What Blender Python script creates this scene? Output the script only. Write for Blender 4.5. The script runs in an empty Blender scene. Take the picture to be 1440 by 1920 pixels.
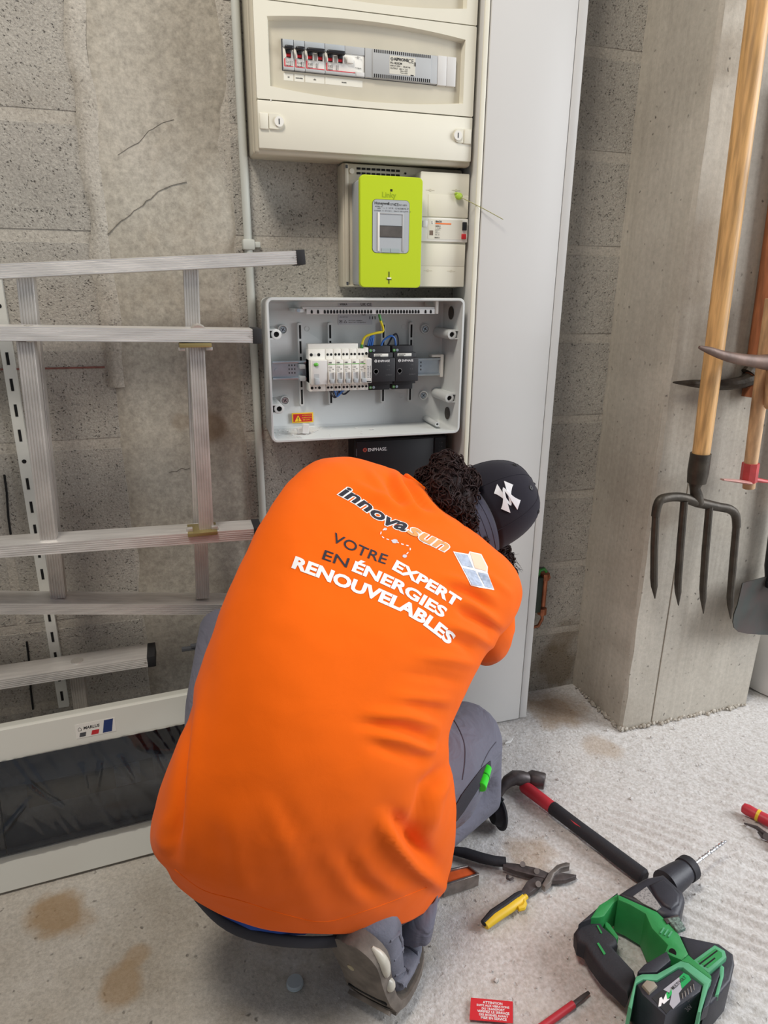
import bpy, bmesh, math, random
from mathutils import Vector, Matrix, noise, Quaternion
from mathutils.bvhtree import BVHTree
random.seed(7)
scene = bpy.context.scene
COL = scene.collection

# ------------------------------------------------------------------ camera
YAW, PITCH, ROLL, FOC = math.radians(17.15), math.radians(18.3), math.radians(0.57), 1276.5
_f = Vector((math.sin(YAW)*math.cos(PITCH), math.cos(YAW)*math.cos(PITCH), -math.sin(PITCH)))
_r = Vector((math.cos(YAW), -math.sin(YAW), 0)); _u = _r.cross(_f)
CR = _r*math.cos(ROLL) + _u*math.sin(ROLL); CU = -_r*math.sin(ROLL) + _u*math.cos(ROLL); CF = _f
CP = Vector((0, -1.5, 1.10))
cam_d = bpy.data.cameras.new('camera'); cam = bpy.data.objects.new('camera', cam_d); COL.objects.link(cam)
cam.matrix_world = Matrix(((CR.x, CU.x, -CF.x, CP.x), (CR.y, CU.y, -CF.y, CP.y), (CR.z, CU.z, -CF.z, CP.z), (0, 0, 0, 1)))
cam_d.sensor_fit = 'VERTICAL'; cam_d.sensor_height = 36.0; cam_d.lens = FOC/1920*36.0
cam_d.clip_start = 0.02
scene.camera = cam

# ------------------------------------------------------------------ world, lights, exposure
w = bpy.data.worlds.new('world'); scene.world = w; w.use_nodes = True
w.node_tree.nodes['Background'].inputs[0].default_value = (0.86, 0.90, 1.0, 1)
w.node_tree.nodes['Background'].inputs[1].default_value = 0.29
def area(name, loc, target, size, size_y, power, color):
    d = bpy.data.lights.new(name, 'AREA'); d.shape = 'RECTANGLE'; d.size = size; d.size_y = size_y
    d.energy = power; d.color = color
    o = bpy.data.objects.new(name, d); COL.objects.link(o); o.location = loc
    o.rotation_euler = (Vector(target)-Vector(loc)).to_track_quat('-Z', 'Y').to_euler()
    return o
area('door_daylight', (3.1, -1.45, 1.65), (0.5, -0.45, 0.5), 1.5, 1.9, 104, (0.93, 0.96, 1.0))
area('ceiling_lamp', (-0.45, -1.2, 3.1), (0.25, -0.1, 0.8), 0.55, 0.55, 47, (1.0, 0.93, 0.83))
scene.view_settings.view_transform = 'Standard'; scene.view_settings.look = 'None'
scene.view_settings.exposure = -0.14; scene.view_settings.gamma = 1.0
scene.view_settings.use_curve_mapping = False

# ------------------------------------------------------------------ helpers
def ray(x, y): return CF*FOC + CR*(x-720) + CU*(960-y)
def atY(x, y, Y): d = ray(x, y); return CP + d*((Y-CP.y)/d.y)
def atZ(x, y, Z=0.0): d = ray(x, y); return CP + d*((Z-CP.z)/d.z)
def pix(p):
    q = Vector(p)-CP; k = q.dot(CF); return (720+FOC*q.dot(CR)/k, 960-FOC*q.dot(CU)/k)
INV = {}
def V(*a): return Vector(a)
def reg(o, root=None):
    INV[o] = o.matrix_basis.inverted() if root is None else INV[root]
def tag(o, label=None, cat=None, group=None, kind=None):
    if label: o['label'] = label
    if cat: o['category'] = cat
    if group: o['group'] = group
    if kind: o['kind'] = kind
    return o
def thing(name, label, cat, loc=(0, 0, 0), rot=None, group=None):
    o = bpy.data.objects.new(name, None); COL.objects.link(o); o.empty_display_size = 0.02
    m = Matrix.Translation(Vector(loc))
    if rot is not None: m = m @ rot.to_4x4()
    o.matrix_basis = m; INV[o] = m.inverted()
    return tag(o, label, cat, group)
def frame(x, y, z): return Matrix((x, y, z)).transposed()      # columns = axes
class MB:
    def __init__(s): s.bm = bmesh.new()
    def _new(s, n0): s.bm.verts.ensure_lookup_table(); return s.bm.verts[n0:]
    def poly(s, pts):
        return s.bm.faces.new([s.bm.verts.new(p) for p in pts])
    def box(s, lo, hi, bev=0.0, seg=2, M=None):
        xs = (min(lo[0], hi[0]), max(lo[0], hi[0])); ys = (min(lo[1], hi[1]), max(lo[1], hi[1])); zs = (min(lo[2], hi[2]), max(lo[2], hi[2]))
        vs = [s.bm.verts.new((x, y, z)) for x in xs for y in ys for z in zs]
        fs = [s.bm.faces.new([vs[i] for i in f]) for f in ((0,1,3,2),(4,6,7,5),(0,4,5,1),(2,3,7,6),(0,2,6,4),(1,5,7,3))]
        out = vs
        if bev > 0:
            es = list({e for f in fs for e in f.edges})
            r = bmesh.ops.bevel(s.bm, geom=es, offset=bev, segments=seg, affect='EDGES', profile=0.5)
            out = list({v for f in r['faces'] for v in f.verts} | {v for v in vs if v.is_valid})
        if M is not None:
            for v in out: v.co = M @ v.co
        return s
    def loft(s, rings, cap0=True, cap1=True, closed=True):
        R = [[s.bm.verts.new(p) for p in r] for r in rings]
        n = len(R[0])
        for a, b in zip(R, R[1:]):
            for i in range(n if closed else n-1):
                j = (i+1) % n
                s.bm.faces.new((a[i], a[j], b[j], b[i]))
        if cap0: s.bm.faces.new(R[0][::-1])
        if cap1: s.bm.faces.new(R[-1])
        return s
    def tube(s, pts, r, n=8, cap=True, sq=None):
        pts = [Vector(p) for p in pts]; m = len(pts)
        rs = r if isinstance(r, (list, tuple)) else [r]*m
        T = [(pts[min(i+1, m-1)]-pts[max(i-1, 0)]).normalized() for i in range(m)]
        a = Vector((0, 0, 1)) if abs(T[0].z) < 0.9 else Vector((1, 0, 0))
        u = T[0].cross(a).normalized(); rings = []
        for i in range(m):
            u = (u - T[i]*u.dot(T[i])).normalized(); v = T[i].cross(u)
            rings.append([pts[i] + (u*math.cos(2*math.pi*k/n) + v*math.sin(2*math.pi*k/n)*(sq or 1))*rs[i] for k in range(n)])
        return s.loft(rings, cap, cap)
    def cyl(s, p0, p1, r0, r1=None, n=16): return s.tube([p0, p1], [r0, r0 if r1 is None else r1], n)
    def lathe(s, prof, o, axis, n=20):
        o = Vector(o); ax = Vector(axis).normalized()
        a = Vector((0, 0, 1)) if abs(ax.z) < 0.9 else Vector((1, 0, 0))
        u = ax.cross(a).normalized(); v = ax.cross(u)
        return s.loft([[o+ax*h+(u*math.cos(2*math.pi*k/n)+v*math.sin(2*math.pi*k/n))*max(r, 1e-5) for k in range(n)] for r, h in prof])
    def prism(s, pts, off):
        off = Vector(off); return s.loft([[Vector(p) for p in pts], [Vector(p)+off for p in pts]])
    def ball(s, c, r, seg=16, M=None):
        res = bmesh.ops.create_uvsphere(s.bm, u_segments=seg, v_segments=max(6, seg//2), radius=1.0)
        rr = r if isinstance(r, (tuple, list)) else (r, r, r)
        for v in res['verts']:
            p = Vector((v.co.x*rr[0], v.co.y*rr[1], v.co.z*rr[2]))
            v.co = (M @ p if M else p) + Vector(c)
        return s
    def build(s, name, mat, parent=None, world=True, ang=35):
        bmesh.ops.recalc_face_normals(s.bm, faces=s.bm.faces[:])
        me = bpy.data.meshes.new(name); s.bm.to_mesh(me); s.bm.free()
        return mk(name, me, mat, parent, world, ang)
def mk(name, me, mat, parent=None, world=True, ang=35):
    o = bpy.data.objects.new(name, me); COL.objects.link(o)
    if mat: me.materials.append(mat)
    if ang:
        me.polygons.foreach_set('use_smooth', [True]*len(me.polygons))
        me.set_sharp_from_angle(angle=math.radians(ang))
    if parent is not None:
        o.parent = parent; INV[o] = INV[parent]
        if world: me.transform(INV[parent])
    else: INV[o] = Matrix.Identity(4)
    return o
def bx(name, lo, hi, mat, parent=None, bev=0.0, seg=2, world=True):
    return MB().box(lo, hi, bev, seg).build(name, mat, parent, world)
def rrect(x0, x1, z0, z1, r, y, n=4):
    pts = []
    for cx, cz, a0 in ((x1-r, z1-r, 0), (x0+r, z1-r, 90), (x0+r, z0+r, 180), (x1-r, z0+r, 270)):
        for k in range(n+1):
            a = math.radians(a0+90*k/n); pts.append(Vector((cx+r*math.cos(a), y, cz+r*math.sin(a))))
    return pts
def text2d(body, size=1.0, bold=0.0, shear=0.0, align='LEFT', space=1.0, res=2):
    c = bpy.data.curves.new('t', 'FONT'); c.body = body; c.size = size; c.offset = bold; c.shear = shear
    c.align_x = align; c.space_character = space; c.resolution_u = res; c.fill_mode = 'BOTH'
    o = bpy.data.objects.new('t', c); COL.objects.link(o)
    dg = bpy.context.evaluated_depsgraph_get(); ev = o.evaluated_get(dg); me = ev.to_mesh()
    vs = [(v.co.x, v.co.y) for v in me.vertices]; fs = [tuple(p.vertices) for p in me.polygons]
    ev.to_mesh_clear(); bpy.data.objects.remove(o); bpy.data.curves.remove(c)
    return vs, fs
def printed(name, items, mat, parent, o, ux, uy, world=True):
    """flat lettering: items = (text, x, y, size, bold, shear) in the plane o + ux*x + uy*y"""
    o = Vector(o); ux = Vector(ux); uy = Vector(uy); vs = []; fs = []
    for it in items:
        t, x, y, size = it[:4]; bold = it[4] if len(it) > 4 else 0; sh = it[5] if len(it) > 5 else 0; al = it[6] if len(it) > 6 else 'LEFT'
        a, f = text2d(t, size, bold*size, sh, al); b = len(vs)
        vs += [o+ux*(x+p[0])+uy*(y+p[1]) for p in a]; fs += [tuple(i+b for i in q) for q in f]
    me = bpy.data.meshes.new(name); me.from_pydata(vs, [], fs)
    return mk(name, me, mat, parent, world, 0)

# ------------------------------------------------------------------ materials
def srgb(r, g, b):
    f = lambda c: (c/255/12.92) if c/255 <= 0.04045 else ((c/255+0.055)/1.055)**2.4
    return (f(r), f(g), f(b), 1.0)
def mat(name, rgb, rough=0.5, metal=0.0, var=0.0, vs=8.0, bump=0.0, bs=60.0, spec=0.5, col2=None, c2=0.5, stretch=None, coat=0.0, alpha=1.0, trans=0.0, sheen=0.0, detail=6.0):
    m = bpy.data.materials.new(name); m.use_nodes = True; nt = m.node_tree; N = nt.nodes; L = nt.links
    b = N['Principled BSDF']; b.inputs['Base Color'].default_value = srgb(*rgb)
    b.inputs['Roughness'].default_value = rough; b.inputs['Metallic'].default_value = metal
    b.inputs['Specular IOR Level'].default_value = spec; b.inputs['Coat Weight'].default_value = coat
    b.inputs['Alpha'].default_value = alpha; b.inputs['Transmission Weight'].default_value = trans
    b.inputs['Sheen Weight'].default_value = sheen
    tc = N.new('ShaderNodeTexCoord'); co = tc.outputs['Object']
    if stretch:
        mp = N.new('ShaderNodeMapping'); mp.inputs['Scale'].default_value = stretch; L.new(co, mp.inputs[0]); co = mp.outputs[0]
    if var > 0 or col2:
        n = N.new('ShaderNodeTexNoise'); n.inputs['Scale'].default_value = vs; n.inputs['Detail'].default_value = detail; L.new(co, n.inputs['Vector'])
        r = N.new('ShaderNodeValToRGB'); a = srgb(*rgb)
        d = srgb(*col2) if col2 else tuple(max(0, x*(1-var)) for x in a[:3])+(1,)
        h = a if col2 else tuple(min(1, x*(1+var)) for x in a[:3])+(1,)
        r.color_ramp.elements[0].position = c2-0.16; r.color_ramp.elements[0].color = d
        r.color_ramp.elements[1].position = c2+0.16; r.color_ramp.elements[1].color = h
        L.new(n.outputs['Fac'], r.inputs[0]); L.new(r.outputs[0], b.inputs['Base Color'])
    if bump > 0:
        n2 = N.new('ShaderNodeTexNoise'); n2.inputs['Scale'].default_value = bs; n2.inputs['Detail'].default_value = 5; L.new(co, n2.inputs['Vector'])
        bp = N.new('ShaderNodeBump'); bp.inputs['Strength'].default_value = bump; bp.inputs['Distance'].default_value = 0.002
        L.new(n2.outputs['Fac'], bp.inputs['Height']); L.new(bp.outputs[0], b.inputs['Normal'])
    return m
def concrete(name, light, dark, grain, pit, pit_scale=170, stain=(120, 105, 82), stain_amt=0.35, bump=0.5, big=2.2, streak=None, dist=0.004, fmix=0.55, psz=(0.12, 0.42)):
    m = bpy.data.materials.new(name); m.use_nodes = True; nt = m.node_tree; N = nt.nodes; L = nt.links
    b = N['Principled BSDF']; b.inputs['Roughness'].default_value = 0.93; b.inputs['Specular IOR Level'].default_value = 0.2
    g = N.new('ShaderNodeNewGeometry'); P = g.outputs['Position']
    def nz(scale, det=6, rough=0.55, vec=None, dist=0.0):
        n = N.new('ShaderNodeTexNoise'); n.inputs['Scale'].default_value = scale; n.inputs['Detail'].default_value = det
        n.inputs['Roughness'].default_value = rough; n.inputs['Distortion'].default_value = dist; L.new(vec or P, n.inputs['Vector']); return n.outputs['Fac']
    def ramp(f, p0, c0, p1, c1):
        r = N.new('ShaderNodeValToRGB'); r.color_ramp.elements[0].position = p0; r.color_ramp.elements[1].position = p1
        r.color_ramp.elements[0].color = c0; r.color_ramp.elements[1].color = c1; L.new(f, r.inputs[0]); return r.outputs[0]
    def mix(f, a, c, mode='MIX'):
        x = N.new('ShaderNodeMix'); x.data_type = 'RGBA'; x.blend_type = mode
        if isinstance(f, float): x.inputs[0].default_value = f
        else: L.new(f, x.inputs[0])
        for s, i in ((a, 6), (c, 7)):
            if isinstance(s, tuple): x.inputs[i].default_value = s
            else: L.new(s, x.inputs[i])
        return x.outputs[2]
    base = ramp(nz(big, 8, 0.6), 0.32, srgb(*dark), 0.68, srgb(*light))
    fine = ramp(nz(grain, 4, 0.7), 0.25, (0.42, 0.42, 0.42, 1), 0.75, (1.5, 1.5, 1.5, 1))
    c = mix(fmix, base, fine, 'MULTIPLY')
    stf = ramp(nz(3.1, 6, 0.65, None, 1.2), 0.55, (0, 0, 0, 1), 0.78, (stain_amt,)*3+(1,))
    c = mix(stf, c, srgb(*stain))
    h = nz(grain*0.8, 5, 0.7)
    if pit > 0:
        v = N.new('ShaderNodeTexVoronoi'); v.inputs['Scale'].default_value = pit_scale
        mp = N.new('ShaderNodeVectorMath'); mp.operation = 'ADD'; nn = N.new('ShaderNodeTexNoise'); nn.inputs['Scale'].default_value = 90
        sc = N.new('ShaderNodeVectorMath'); sc.operation = 'SCALE'; sc.inputs['Scale'].default_value = 0.012
        L.new(P, nn.inputs['Vector']); L.new(nn.outputs['Color'], sc.inputs[0]); L.new(P, mp.inputs[0]); L.new(sc.outputs[0], mp.inputs[1]); L.new(mp.outputs[0], v.inputs['Vector'])
        thr = nz(pit_scale*0.35, 3)
        pf = N.new('ShaderNodeMath'); pf.operation = 'MULTIPLY'
        a1 = ramp(v.outputs['Distance'], psz[0], (1, 1, 1, 1), psz[1], (0, 0, 0, 1)); a2 = ramp(thr, 0.45, (0, 0, 0, 1), 0.62, (1, 1, 1, 1))
        L.new(a1, pf.inputs[0]); L.new(a2, pf.inputs[1])
        pm = N.new('ShaderNodeMath'); pm.operation = 'MULTIPLY'; pm.inputs[1].default_value = pit; L.new(pf.outputs[0], pm.inputs[0])
        c = mix(pm.outputs[0], c, (0.028, 0.025, 0.022, 1))
        hs = N.new('ShaderNodeMath'); hs.operation = 'SUBTRACT'; L.new(h, hs.inputs[0]); L.new(pm.outputs[0], hs.inputs[1]); h = hs.outputs[0]
    if streak:
        mp2 = N.new('ShaderNodeMapping'); mp2.inputs['Scale'].default_value = streak; L.new(P, mp2.inputs[0])
        sf = ramp(nz(1.0, 5, 0.6, mp2.outputs[0]), 0.3, (0.88, 0.88, 0.88, 1), 0.72, (1.08, 1.08, 1.08, 1))
        c = mix(0.75, c, sf, 'MULTIPLY')
        ad = N.new('ShaderNodeMath'); ad.operation = 'ADD'; L.new(h, ad.inputs[0]); L.new(sf, ad.inputs[1]); h = ad.outputs[0]
    L.new(c, b.inputs['Base Color'])
    bp = N.new('ShaderNodeBump'); bp.inputs['Strength'].default_value = bump; bp.inputs['Distance'].default_value = dist
    L.new(h, bp.inputs['Height']); L.new(bp.outputs[0], b.inputs['Normal'])
    return m
M = {}
M['block'] = concrete('rough_block', (186, 181, 171), (156, 151, 142), 240, 0.8, 190, stain_amt=0.25, bump=0.75)
M['mortar'] = concrete('mortar_joint', (190, 184, 173), (164, 158, 147), 170, 0.45, bump=0.5)
M['render'] = concrete('smooth_render', (184, 178, 166), (156, 149, 135), 90, 0.08, 60, stain=(138, 118, 90), stain_amt=0.4, bump=0.3, big=2.6)
M['pillar'] = concrete('shuttered_concrete', (190, 184, 172), (164, 157, 145), 90, 0.7, 48, stain_amt=0.2, bump=0.2, streak=(95, 95, 1.6), fmix=0.22, psz=(0.08, 0.17))
M['floor'] = concrete('floor_concrete', (206, 201, 192), (170, 161, 147), 170, 0.6, 60, stain=(150, 126, 92), stain_amt=0.4, bump=0.6, big=2.6, fmix=0.45, psz=(0.1, 0.22))
def dusty(m):
    nt = m.node_tree; N = nt.nodes; L = nt.links; b = N['Principled BSDF']; lk = b.inputs['Base Color'].links[0]; src = lk.from_socket
    g = N.new('ShaderNodeNewGeometry'); sp = N.new('ShaderNodeSeparateXYZ'); L.new(g.outputs['Position'], sp.inputs[0])
    n = N.new('ShaderNodeTexNoise'); n.inputs['Scale'].default_value = 3.5; n.inputs['Detail'].default_value = 7; n.inputs['Roughness'].default_value = 0.65; L.new(g.outputs['Position'], n.inputs['Vector'])
    def mth(op, a, c):
        k = N.new('ShaderNodeMath'); k.operation = op
        for q, i in ((a, 0), (c, 1)):
            if isinstance(q, float): k.inputs[i].default_value = q
            else: L.new(q, k.inputs[i])
        return k.outputs[0]
    t = mth('ADD', mth('MULTIPLY', sp.outputs['X'], 0.9), mth('MULTIPLY', mth('SUBTRACT', n.outputs['Fac'], 0.5), 2.4))
    r = N.new('ShaderNodeValToRGB'); r.color_ramp.elements[0].position = 0.12; r.color_ramp.elements[0].color = (0, 0, 0, 1); r.color_ramp.elements[1].position = 0.55; r.color_ramp.elements[1].color = (0.8, 0.8, 0.8, 1); L.new(t, r.inputs[0])
    n2 = N.new('ShaderNodeTexNoise'); n2.inputs['Scale'].default_value = 160; n2.inputs['Detail'].default_value = 8; L.new(g.outputs['Position'], n2.inputs['Vector'])
    r2 = N.new('ShaderNodeValToRGB'); r2.color_ramp.elements[0].position = 0.3; r2.color_ramp.elements[0].color = srgb(182, 178, 174); r2.color_ramp.elements[1].position = 0.7; r2.color_ramp.elements[1].color = srgb(222, 221, 221); L.new(n2.outputs['Fac'], r2.inputs[0])
    x = N.new('ShaderNodeMix'); x.data_type = 'RGBA'; L.new(r.outputs[0], x.inputs[0]); L.new(src, x.inputs[6]); L.new(r2.outputs[0], x.inputs[7]); L.new(x.outputs[2], b.inputs['Base Color'])
dusty(M['floor'])
def add_blotches(m, spots, col):
    nt = m.node_tree; N = nt.nodes; L = nt.links; b = N['Principled BSDF']
    g = N.new('ShaderNodeNewGeometry')
    n = N.new('ShaderNodeTexNoise'); n.inputs['Scale'].default_value = 14; n.inputs['Detail'].default_value = 5; L.new(g.outputs['Position'], n.inputs['Vector'])
    for p, r, a in spots:
        src = b.inputs['Base Color'].links[0].from_socket
        d = N.new('ShaderNodeVectorMath'); d.operation = 'DISTANCE'; L.new(g.outputs['Position'], d.inputs[0]); d.inputs[1].default_value = p
        k = N.new('ShaderNodeMath'); k.operation = 'MULTIPLY_ADD'; k.inputs[1].default_value = r*1.6; L.new(n.outputs['Fac'], k.inputs[0]); L.new(d.outputs['Value'], k.inputs[2])
        rm = N.new('ShaderNodeValToRGB'); rm.color_ramp.elements[0].position = r*1.45; rm.color_ramp.elements[0].color = (a, a, a, 1); rm.color_ramp.elements[1].position = r*2.0; rm.color_ramp.elements[1].color = (0, 0, 0, 1); L.new(k.outputs[0], rm.inputs[0])
        x = N.new('ShaderNodeMix'); x.data_type = 'RGBA'; L.new(rm.outputs[0], x.inputs[0]); L.new(src, x.inputs[6]); x.inputs[7].default_value = srgb(*col); L.new(x.outputs[2], b.inputs['Base Color'])
add_blotches(M['floor'], [(tuple(atZ(115, 1715)), 0.055, 0.75), (tuple(atZ(230, 1845)), 0.035, 0.6), (tuple(atZ(255, 1790)), 0.02, 0.5), (tuple(atZ(990, 1600)), 0.05, 0.45), (tuple(atZ(1040, 1330)), 0.08, 0.6), (tuple(atZ(1130, 1400)), 0.05, 0.4)], (158, 128, 88))  # stains at the left; brown blotches by the hammer and pillar foot
add_blotches(M['render'], [(tuple(atY(395, 800, -0.005)), 0.035, 0.55), (tuple(atY(150, 430, -0.005)), 0.03, 0.5), (tuple(atY(340, 790, -0.005)), 0.02, 0.3)], (122, 98, 66))  # brown stains on the rendered strip
add_blotches(M['block'], [(tuple(atY(1040, 1250, 0)), 0.07, 0.6), (tuple(atY(1060, 1190, 0)), 0.05, 0.45)], (108, 92, 66))  # darker brown blotches low between trunking and pillar
M['stain'] = mat('brown_stain', (150, 120, 80), 0.95, var=0.2, vs=30)
M['crack'] = mat('crack', (70, 64, 56), 0.95)
M['chalk'] = mat('red_chalk', (128, 84, 76), 0.95, var=0.3, vs=60)
M['white'] = mat('white_pvc', (212, 211, 208), 0.38, var=0.015, vs=3)
M['cream'] = mat('cream_plastic', (224, 220, 203), 0.4, var=0.02, vs=6)
M['cream_d'] = mat('aged_cream_plastic', (200, 193, 174), 0.45, var=0.04, vs=12)
M['offwhite'] = mat('offwhite_plastic', (230, 228, 220), 0.42)
M['grey_enc'] = mat('grey_enclosure', (205, 208, 206), 0.4, var=0.02, vs=8)
M['lgrey'] = mat('light_grey_plastic', (172, 177, 180), 0.4)
M['mgrey'] = mat('module_grey', (176, 178, 178), 0.45)
M['dgrey'] = mat('dark_grey', (74, 76, 80), 0.5)
M['black'] = mat('black_plastic', (26, 26, 30), 0.42)
M['relay'] = mat('relay_black', (30, 30, 34), 0.55)
M['void'] = mat('dark_opening', (14, 14, 14), 0.9)
M['red'] = mat('red_plastic', (196, 38, 44), 0.4)
M['redline'] = mat('red_print', (205, 60, 70), 0.6)
M['green'] = mat('lime_cover', (186, 208, 26), 0.4)
M['greend'] = mat('lime_shade', (150, 174, 16), 0.45)
M['greenled'] = mat('green_plastic', (96, 180, 66), 0.4)
M['orange_p'] = mat('orange_print', (236, 120, 50), 0.6)
M['ink'] = mat('black_ink', (34, 34, 36), 0.6)
M['inkl'] = mat('grey_ink', (96, 96, 98), 0.6)
M['paper'] = mat('label_paper', (232, 230, 222), 0.6)
M['white_ink'] = mat('white_ink', (236, 236, 236), 0.6)
M['steel'] = mat('zinc_steel', (190, 200, 208), 0.35, 0.85, var=0.06, vs=40)
M['lcd'] = mat('lcd', (92, 88, 84), 0.15, var=0.15, vs=40)
M['alu'] = mat('aluminium', (226, 223, 219), 0.34, 0.6, var=0.10, vs=14, bump=0.12, bs=200, stretch=(1, 8, 8))
M['alu_d'] = mat('dull_aluminium', (200, 196, 190), 0.42, 0.65, var=0.14, vs=16)
M['rubber'] = mat('black_rubber', (30, 30, 32), 0.7)
M['conduit'] = mat('grey_conduit', (190, 192, 184), 0.5, var=0.03, vs=10)
M['yellow'] = mat('warning_yellow', (240, 196, 40), 0.5)
M['wblue'] = mat('blue_wire', (52, 110, 190), 0.4)
M['wblack'] = mat('black_wire', (24, 28, 44), 0.4)
M['wyg'] = mat('yellow_green_wire', (226, 206, 44), 0.4)
M['wgreen'] = mat('green_wire', (60, 140, 60), 0.4)
M['brass'] = mat('brass_guide', (166, 150, 100), 0.4, 0.7)

# ------------------------------------------------------------------ setting
# wall: mortar bed with each concrete block as a piece of its own
wall = bx('wall_back', (-2.2, 0.0003, -0.05), (3.0, 0.24, 2.9), M['mortar']); tag(wall, 'grey concrete block wall carrying the electrical boxes', None, None, 'structure')
zj = [-0.015+0.2*k for k in range(0, 15)]
SX0, SX1 = -0.105, 0.135                       # rendered strip
def block(x0, x1, z0, z1):
    d = random.uniform(-0.0006, 0.0006)
    bx('concrete_block', (x0+0.009, -0.0009+d, z0+0.011), (x1-0.009, 0.05, z1-0.011), M['block'], wall, 0.0006, 1)
for k, (z0, z1) in enumerate(zip(zj, zj[1:])):
    left = [SX0, -0.36, -0.86, -1.36, -1.86] if k % 2 == 0 else [SX0, -0.61, -1.11, -1.61, -2.11]
    for a, b_ in zip(left, left[1:]): block(b_, a, z0, z1)
    right = [SX1, 0.60, 1.10, 1.60, 2.10, 2.6] if k % 2 == 0 else [SX1, 0.34, 0.84, 1.34, 1.84, 2.34]
    for a, b_ in zip(right, right[1:]): block(a, b_, z0, z1)
# rendered strip with a wavering edge
nz_, nx_ = 150, 14; vs = []; fs = []
for i in range(nz_+1):
    z = -0.05+2.9*i/nz_
    l = SX0-0.012+0.016*noise.noise((0.3, 0, z*9)); r = SX1+0.004+0.02*noise.noise((4.1, 0, z*7))+0.008*noise.noise((9, 0, z*30))
    for j in range(nx_+1):
        t = j/nx_; x = l+(r-l)*t
        y = -0.0045*min(1, 6*t*(1-t)+0.15) + 0.0016*noise.noise((x*9, 3, z*9)) + 0.0008*noise.noise((x*40, 7, z*40))
        if j in (0, nx_): y = 0.0035
        vs.append((x, y-0.0015, z))
for i in range(nz_):
    for j in range(nx_):
        a = i*(nx_+1)+j; fs.append((a, a+1, a+nx_+2, a+nx_+1))
me = bpy.data.meshes.new('render_strip'); me.from_pydata(vs, [], fs); mk('render_strip', me, M['render'], wall, True, 80)
vs = []; fs = []                                # pale mortar smear along the left edge of the rendered strip
for i in range(61):
    z = 0.90+0.95*i/60; a = SX0-0.022+0.012*noise.noise((2.2, 1, z*11)); b_ = SX0+0.012+0.014*noise.noise((7.7, 1, z*9))
    for j in range(5): x = a+(b_-a)*j/4; vs.append((x, -0.0068+0.0012*noise.noise((x*60, 2, z*30)) if 0 < j < 4 else (-0.0012 if j == 0 else -0.0045), z))
for i in range(60):
    for j in range(4): q = i*5+j; fs.append((q, q+1, q+6, q+5))
me = bpy.data.meshes.new('mortar_smear'); me.from_pydata(vs, [], fs); mk('mortar_smear', me, M['mortar'], wall, True, 80)
def ribbon(name, pts, wdt, m, parent, Y=-0.0066, jag=4):
    q = []
    for a, b_ in zip(pts, pts[1:]):
        for k in range(jag):
            t = k/jag; q.append(Vector(a).lerp(Vector(b_), t)+Vector((random.uniform(-1, 1), random.uniform(-1, 1)))*2.0)
    q.append(Vector(pts[-1])); rings = []
    for i, p in enumerate(q):
        ww = wdt*(0.5+0.5*math.sin(math.pi*min(max(i/len(q), 0.08), 0.95)))
        c = atY(p[0], p[1], Y); rings.append([c+V(0, 0, ww), c+V(0.0005, -0.0004, 0), c-V(0, 0, ww), c+V(0, 0.003, 0)])
    return MB().loft(rings).build(name, m, parent, True, 0)
ribbon('crack_line', [(222, 292), (262, 266), (285, 240), (326, 224)], 0.00035, M['crack'], wall)
ribbon('crack_line', [(200, 441), (235, 408), (268, 384), (295, 358), (350, 341)], 0.00035, M['crack'], wall)
ribbon('crack_line', [(318, 885), (340, 880), (356, 878)], 0.0003, M['crack'], wall)
bx('chalk_line', atY(0, 691, -0.0026), atY(196, 686, -0.0002)+V(0, 0, -0.004), M['chalk'], wall)
for (x, y0, y1) in ((8, 890, 1002), (50, 1203, 1330)):
    a = atY(x, y0, -0.003); c = atY(x+12, y1, -0.003)
    MB().tube([a, a.lerp(c, 0.3)+V(0.001, 0, 0), a.lerp(c, 0.7)-V(0.001, 0, 0), c], 0.0022, 6).build('saw_cut', M['void'], wall)

# floor: a displaced sheet over the slab
slab = bx('floor', (-3.0, -4.5, -0.30), (3.5, 0.10, -0.012), M['floor']); tag(slab, 'rough grey concrete floor with trowel ridges and dust', None, None, 'structure')
rd = (atZ(1440, 1745)-atZ(1180, 1640)).normalized(); rn = V(-rd.y, rd.x, 0)
gx0, gx1, gy0, gy1, st = -1.2, 2.4, -1.45, 0.06, 0.0052
nx, ny = int((gx1-gx0)/st), int((gy1-gy0)/st); vs = []; fs = []
for j in range(ny+1):
    y = gy0+st*j
    for i in range(nx+1):
        x = gx0+st*i
        z = 0.0022*noise.noise((x*5, y*5, 1)) + 0.0016*noise.noise((x*22, y*22, 2)) + 0.0011*noise.noise((x*70, y*70, 3))
        t = x*rn.x+y*rn.y; l = x*rd.x+y*rd.y
        wgt = min(1, max(0, (x-0.45)*2.5))*min(1, max(0.15, (-y-0.25)*3))
        wob = noise.noise((l*6, t*30, 5))
        z += wgt*0.0042*(math.sin(t*2*math.pi/0.030+2.2*wob+2.5*noise.noise((l*3, t*6, 9))))*(0.6+0.7*noise.noise((x*7, y*7, 8)))
        vs.append((x, y, min(z, 0.0045)-0.002))
for j in range(ny):
    for i in range(nx):
        a = j*(nx+1)+i; fs.append((a, a+1, a+nx+2, a+nx+1))
me = bpy.data.meshes.new('floor_skin'); me.from_pydata(vs, [], fs); mk('floor_skin', me, M['floor'], slab, True, 180)
def blot(name, px, r, m, z=0.0032, sx=1.0, seed=0):
    c = atZ(*px); pts = []
    for k in range(26):
        a = 2*math.pi*k/26; rr = r*(0.75+0.5*noise.noise((math.cos(a)*1.7+seed, math.sin(a)*1.7, seed)))
        pts.append(c+V(rr*math.cos(a)*sx, rr*math.sin(a), 0.0015))
    MB().prism(pts, (0, 0, z-0.0015)).build(name, m, slab, True, 0)

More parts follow.
